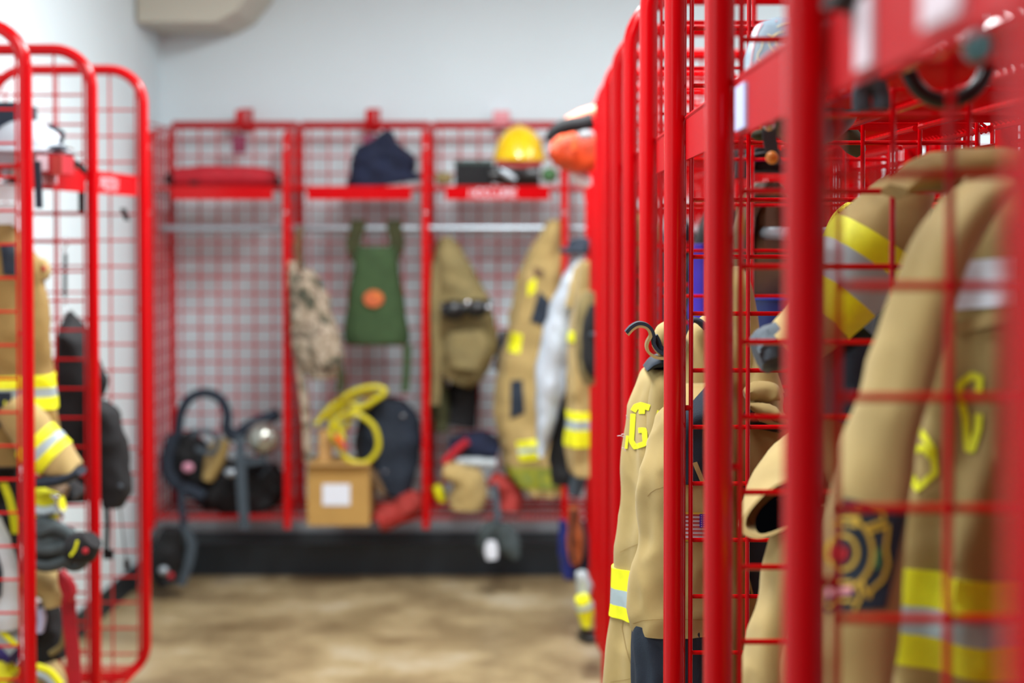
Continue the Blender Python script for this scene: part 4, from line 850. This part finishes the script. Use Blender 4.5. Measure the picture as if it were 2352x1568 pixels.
T('key_clip', 'black cylinder on a silver clip hanging against the left wall', 'clip', [P('body', MB().tube([z_(150, 582, 4.95), z_(149, 682, 4.95)], .0055, 10), BLKG), P('clip', MB().tube(pxs([(150, 545), (154, 560), (147, 570), (150, 582)], 4.95, 5), .003, 8), CHROME), P('spring', MB().tube([z_(150+4*math.sin(i*1.6), 684+i*1.5, 4.95) for i in range(28)], .0014, 6), CHROME)])
# lower pile
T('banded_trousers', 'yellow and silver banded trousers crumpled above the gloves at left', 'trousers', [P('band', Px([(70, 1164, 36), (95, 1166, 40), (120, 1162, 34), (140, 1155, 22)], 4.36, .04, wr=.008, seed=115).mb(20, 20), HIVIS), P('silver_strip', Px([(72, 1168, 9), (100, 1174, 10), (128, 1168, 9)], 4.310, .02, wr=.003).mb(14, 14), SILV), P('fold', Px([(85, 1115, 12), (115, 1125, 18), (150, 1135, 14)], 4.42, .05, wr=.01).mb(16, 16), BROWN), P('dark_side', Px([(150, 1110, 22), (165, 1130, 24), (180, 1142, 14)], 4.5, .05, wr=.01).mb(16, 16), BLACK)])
T('key_ring', 'shiny keys on a ring at the left lower pile', 'keys', [P('x', MB().tube(pxs([(118, 1140), (126, 1136), (134, 1142), (130, 1155), (136, 1170), (142, 1182), (146, 1190)], 4.30, 5), .0035, 8).ball(z_(128, 1142, 4.29), .008, .004, .008).ball(z_(140, 1178, 4.29), .006, .004, .01), CHROME)])
g1 = Px([(70, 1250, 40), (105, 1240, 46), (140, 1245, 40), (165, 1255, 32)], 4.3, .05, wr=.009, seed=117, fr=14)
fn = MB()
for (pts, r_) in (([(90, 1225), (120, 1212), (150, 1220), (170, 1240)], .017), ([(85, 1262), (125, 1262), (155, 1256), (180, 1262)], .017), ([(80, 1295), (110, 1300), (145, 1290), (170, 1280)], .016), ([(140, 1290), (165, 1302), (185, 1298), (200, 1285)], .012)):
    pp = pxs(pts, 4.25, 5); fn.tube(pp, [r_*(.75+.25*math.sin(PI*(i+2)/(len(pp)+3))) for i in range(len(pp))], 10)
cf = Px([(158, 1258, 26), (178, 1256, 34), (198, 1254, 36), (214, 1238, 22)], 4.2, .045, wr=.003, seed=118)
T('work_gloves', 'dark grey leather gloves with black cuff sticking out on the left', 'gloves', [P('palm', g1.mb(30, 30), GLOVE), P('fingers', fn, GLOVE), P('cuff', cf.mb(24, 24), BLACK, 'black cuff'), P('piping', MB().tube(pxs([(178, 1242), (172, 1262), (162, 1276)], 4.14, 5), .0035, 6), HIVIS), P('dot', MB().ball(z_(196, 1265, 4.135), .008, .004, .008), REDF)])
T('tan_glove', 'tan leather glove below the dark gloves on the left', 'glove', [P('x', Px([(60, 1320, 20), (95, 1335, 30), (125, 1352, 30), (132, 1385, 20)], 4.36, .05, wr=.007, seed=119).mb(26, 26), TAN)])
T('red_webbing', 'long red strap hanging under the left gloves', 'strap', [P('knot', Px([(142, 1310, 6), (152, 1335, 12), (160, 1360, 11), (156, 1378, 8)], 4.3, .02, wr=.004).mb(16, 14), REDF), P('tail', MB().strip(pxs([(158, 1375), (160, 1430), (168, 1500), (172, 1580)], 4.32, 5), (.018, 0, 0), .005), REDF)])
T('black_bag', 'black bag with tan strap at the bottom left', 'bag', [P('body', Px([(110, 1380, 12), (112, 1420, 24), (116, 1460, 34), (118, 1505, 30)], 4.45, .07, wr=.01, seed=120).mb(26, 26), BLACK), P('strap', MB().tube(pxs([(150, 1440), (142, 1480), (115, 1502)], 4.36, 5), .008, 8), COY), P('bottle', Px([(92, 1398, 8), (96, 1420, 9), (92, 1450, 8)], 4.36, .02, wr=.001).mb(10, 12), LAV)])
T('fire_boots', 'tan and yellow banded boots at the very bottom left', 'boots', [P('shaft', Px([(100, 1530, 26), (110, 1560, 36), (112, 1600, 36), (112, 1680, 34)], 4.35, .06, wr=.004, seed=121).mb(22, 24), TAN), P('yellow_band', MB().tube(pxs([(84, 1530), (115, 1542), (140, 1572)], 4.28, 5), .010, 8), HIVIS), P('silver_band', MB().tube(pxs([(84, 1545), (108, 1556), (128, 1580)], 4.28, 5), .011, 8), SILV)])
T('silver_hood', 'pale silver lined hood at the left edge', 'hood', [P('body', Px([(-28, 1195, 24), (-14, 1260, 36), (-2, 1330, 42), (6, 1400, 44), (8, 1440, 40)], 4.30, .05, wr=.006, seed=122).mb(30, 30), FOILW), P('lining', Px([(-24, 1270, 12), (-16, 1320, 18), (-20, 1370, 14)], 4.24, .03, wr=.004).mb(16, 16), NAVY)])
T('banded_hood_flap', 'yellow and silver edged flap under the silver hood', 'flap', [P('body', MB().strip(pxs([(-30, 1400), (0, 1440), (38, 1480)], 4.3, 6), (0, .03, .012), .03), SILV), P('edge', MB().tube(pxs([(-28, 1416), (6, 1452), (38, 1482)], 4.27, 6), .008, 8), HIVIS)])
T('purple_clothes', 'purple cloth at the bottom of the left edge', 'clothes', [P('x', Px([(-40, 1500, 24), (-5, 1500, 26), (34, 1508, 20)], 4.4, .05, wr=.01, seed=123).mb(20, 20), mat('violet_cloth', '#3b2f78', .8))])
T('yellow_cuffs', 'yellow banded cuff under the purple cloth', 'cuff', [P('x', Px([(-30, 1545, 22), (0, 1545, 26), (28, 1558, 20)], 4.35, .05, wr=.005).mb(18, 18), HIVIS)])
T('black_jacket', 'black jacket with yellow stripe hanging at the left edge', 'jacket', [P('body', Sd([(1070, -80, 44), (1150, -80, 46), (1250, -80, 44), (1420, -80, 40)], 4.5, .06, wr=.01, seed=124).mb(36, 30), BLACK), P('stripe', MB().strip(pxs([(8, 1108), (22, 1145), (30, 1180), (36, 1225)], 4.40, 5), (.010, 0, 0), .006), HIVIS)])
# shelf of the left locker
T('dark_bag', 'dark navy square bag on the shelf at the left edge', 'bag', [P('x', MB().box(z_(-90, 336, 4.45), Vector(z_(33, 234, 4.45))+Vector((0, .2, 0))), NAVY, smooth=False)])
T('black_strap', 'black strap curling below the dark square bag', 'strap', [P('x', MB().tube(pxs([(2, 345), (18, 365), (34, 395), (30, 420)], 4.4, 5), .012, 8), BLACK), P('clip', Px([(14, 376, 5), (14, 398, 9), (14, 424, 6)], 4.32, .01, wr=.0).mb(12, 14), DULL)])
T('paper_stack', 'white board fixed below the left shelf', 'paper', [P('sheet', MB().box(z_(-60, 462, 4.4), Vector(z_(38, 424, 4.4))+Vector((0, .02, 0))), WHITE, smooth=False), P('sheet', MB().box(z_(-60, 520, 4.41), Vector(z_(36, 466, 4.41))+Vector((0, .02, 0))), WHITE, smooth=False)])
wh = z_(62, 352, 4.45); HWH = mat('greyed_white_shell', '#b4bcc4', .45)
T('white_helmet', 'white fire helmet with dark trim on the left shelf', 'helmet', [P('shell', MB().ball((wh.x, 4.45, wh.z+.005), .095, .12, .085, 26, 14), HWH), P('brim', MB().lathe((wh.x, 4.45, wh.z-.002), [(.09, .012), (.13, .0), (.132, .005), (.09, .02)], 28, sy=1.1), HWH), P('trim', MB().tube(pxs([(112, 288), (132, 298), (145, 308), (138, 330)], 4.36, 5), .006, 8), GREY), P('visor', Px([(108, 352, 6), (125, 344, 9), (148, 340, 6)], 4.38, .03, wr=.001).mb(12, 12), GREY)])
T('red_toolbox', 'small red box with lettering standing on the left shelf', 'box', [P('body', MB().box(z_(82, 398, 4.30), Vector(z_(140, 354, 4.30))+Vector((0, .12, 0))), REDF, smooth=False), P('side', MB().box(z_(118, 402, 4.29), Vector(z_(142, 358, 4.29))+Vector((0, .004, 0))), REDD, smooth=False), P('lettering', MB().box(z_(84, 392, 4.297), Vector(z_(110, 356, 4.297))+Vector((0, .002, 0))), LETTER, smooth=False)])
T('hanging_strap', 'dark grey strap hanging from the left shelf edge', 'strap', [P('x', MB().strip(pxs([(85, 370), (88, 420), (90, 478)], 4.22, 5), (.009, 0, 0), .006), NAVY)])
T('tool_pouch', 'beige pouch with black tools on the left shelf', 'pouch', [P('body', Px([(148, 398, 9), (160, 380, 12), (172, 372, 8)], 4.55, .04, wr=.004).mb(14, 14), COY), P('tools', MB().tube(pxs([(150, 350), (165, 368), (188, 385), (196, 396)], 4.5, 4), .008, 8), BLACK), P('ring', MB().lathe(z_(158, 352, 4.5), [(.012, -.003), (.016, 0), (.012, .003)], 16, 'Y'), BROWN)])
T('shelf_hook', 'black hook hanging below the left shelf by the post', 'hook', [P('x', MB().box(z_(180, 486, 4.7), Vector(z_(192, 432, 4.7))+Vector((0, .01, 0))), BLKG, smooth=False)])
T('yellow_spray', 'small yellow and white bottle on the second left shelf', 'bottle', [P('body', MB().lathe(z_(237, 434, 5.0), [(.012, 0), (.013, .02), (.008, .04), (.004, .05)], 12), HIVIS), P('cap', MB().lathe(z_(234, 406, 5.0), [(.006, 0), (.007, .012), (.002, .016)], 12), WHITE)])
T('loose_strap', 'black strap end hanging off the second left shelf', 'strap', [P('x', MB().strip([z_(282, 478, 5.15), z_(292, 506, 5.15)], (.008, 0, 0), .006), BLKG)])
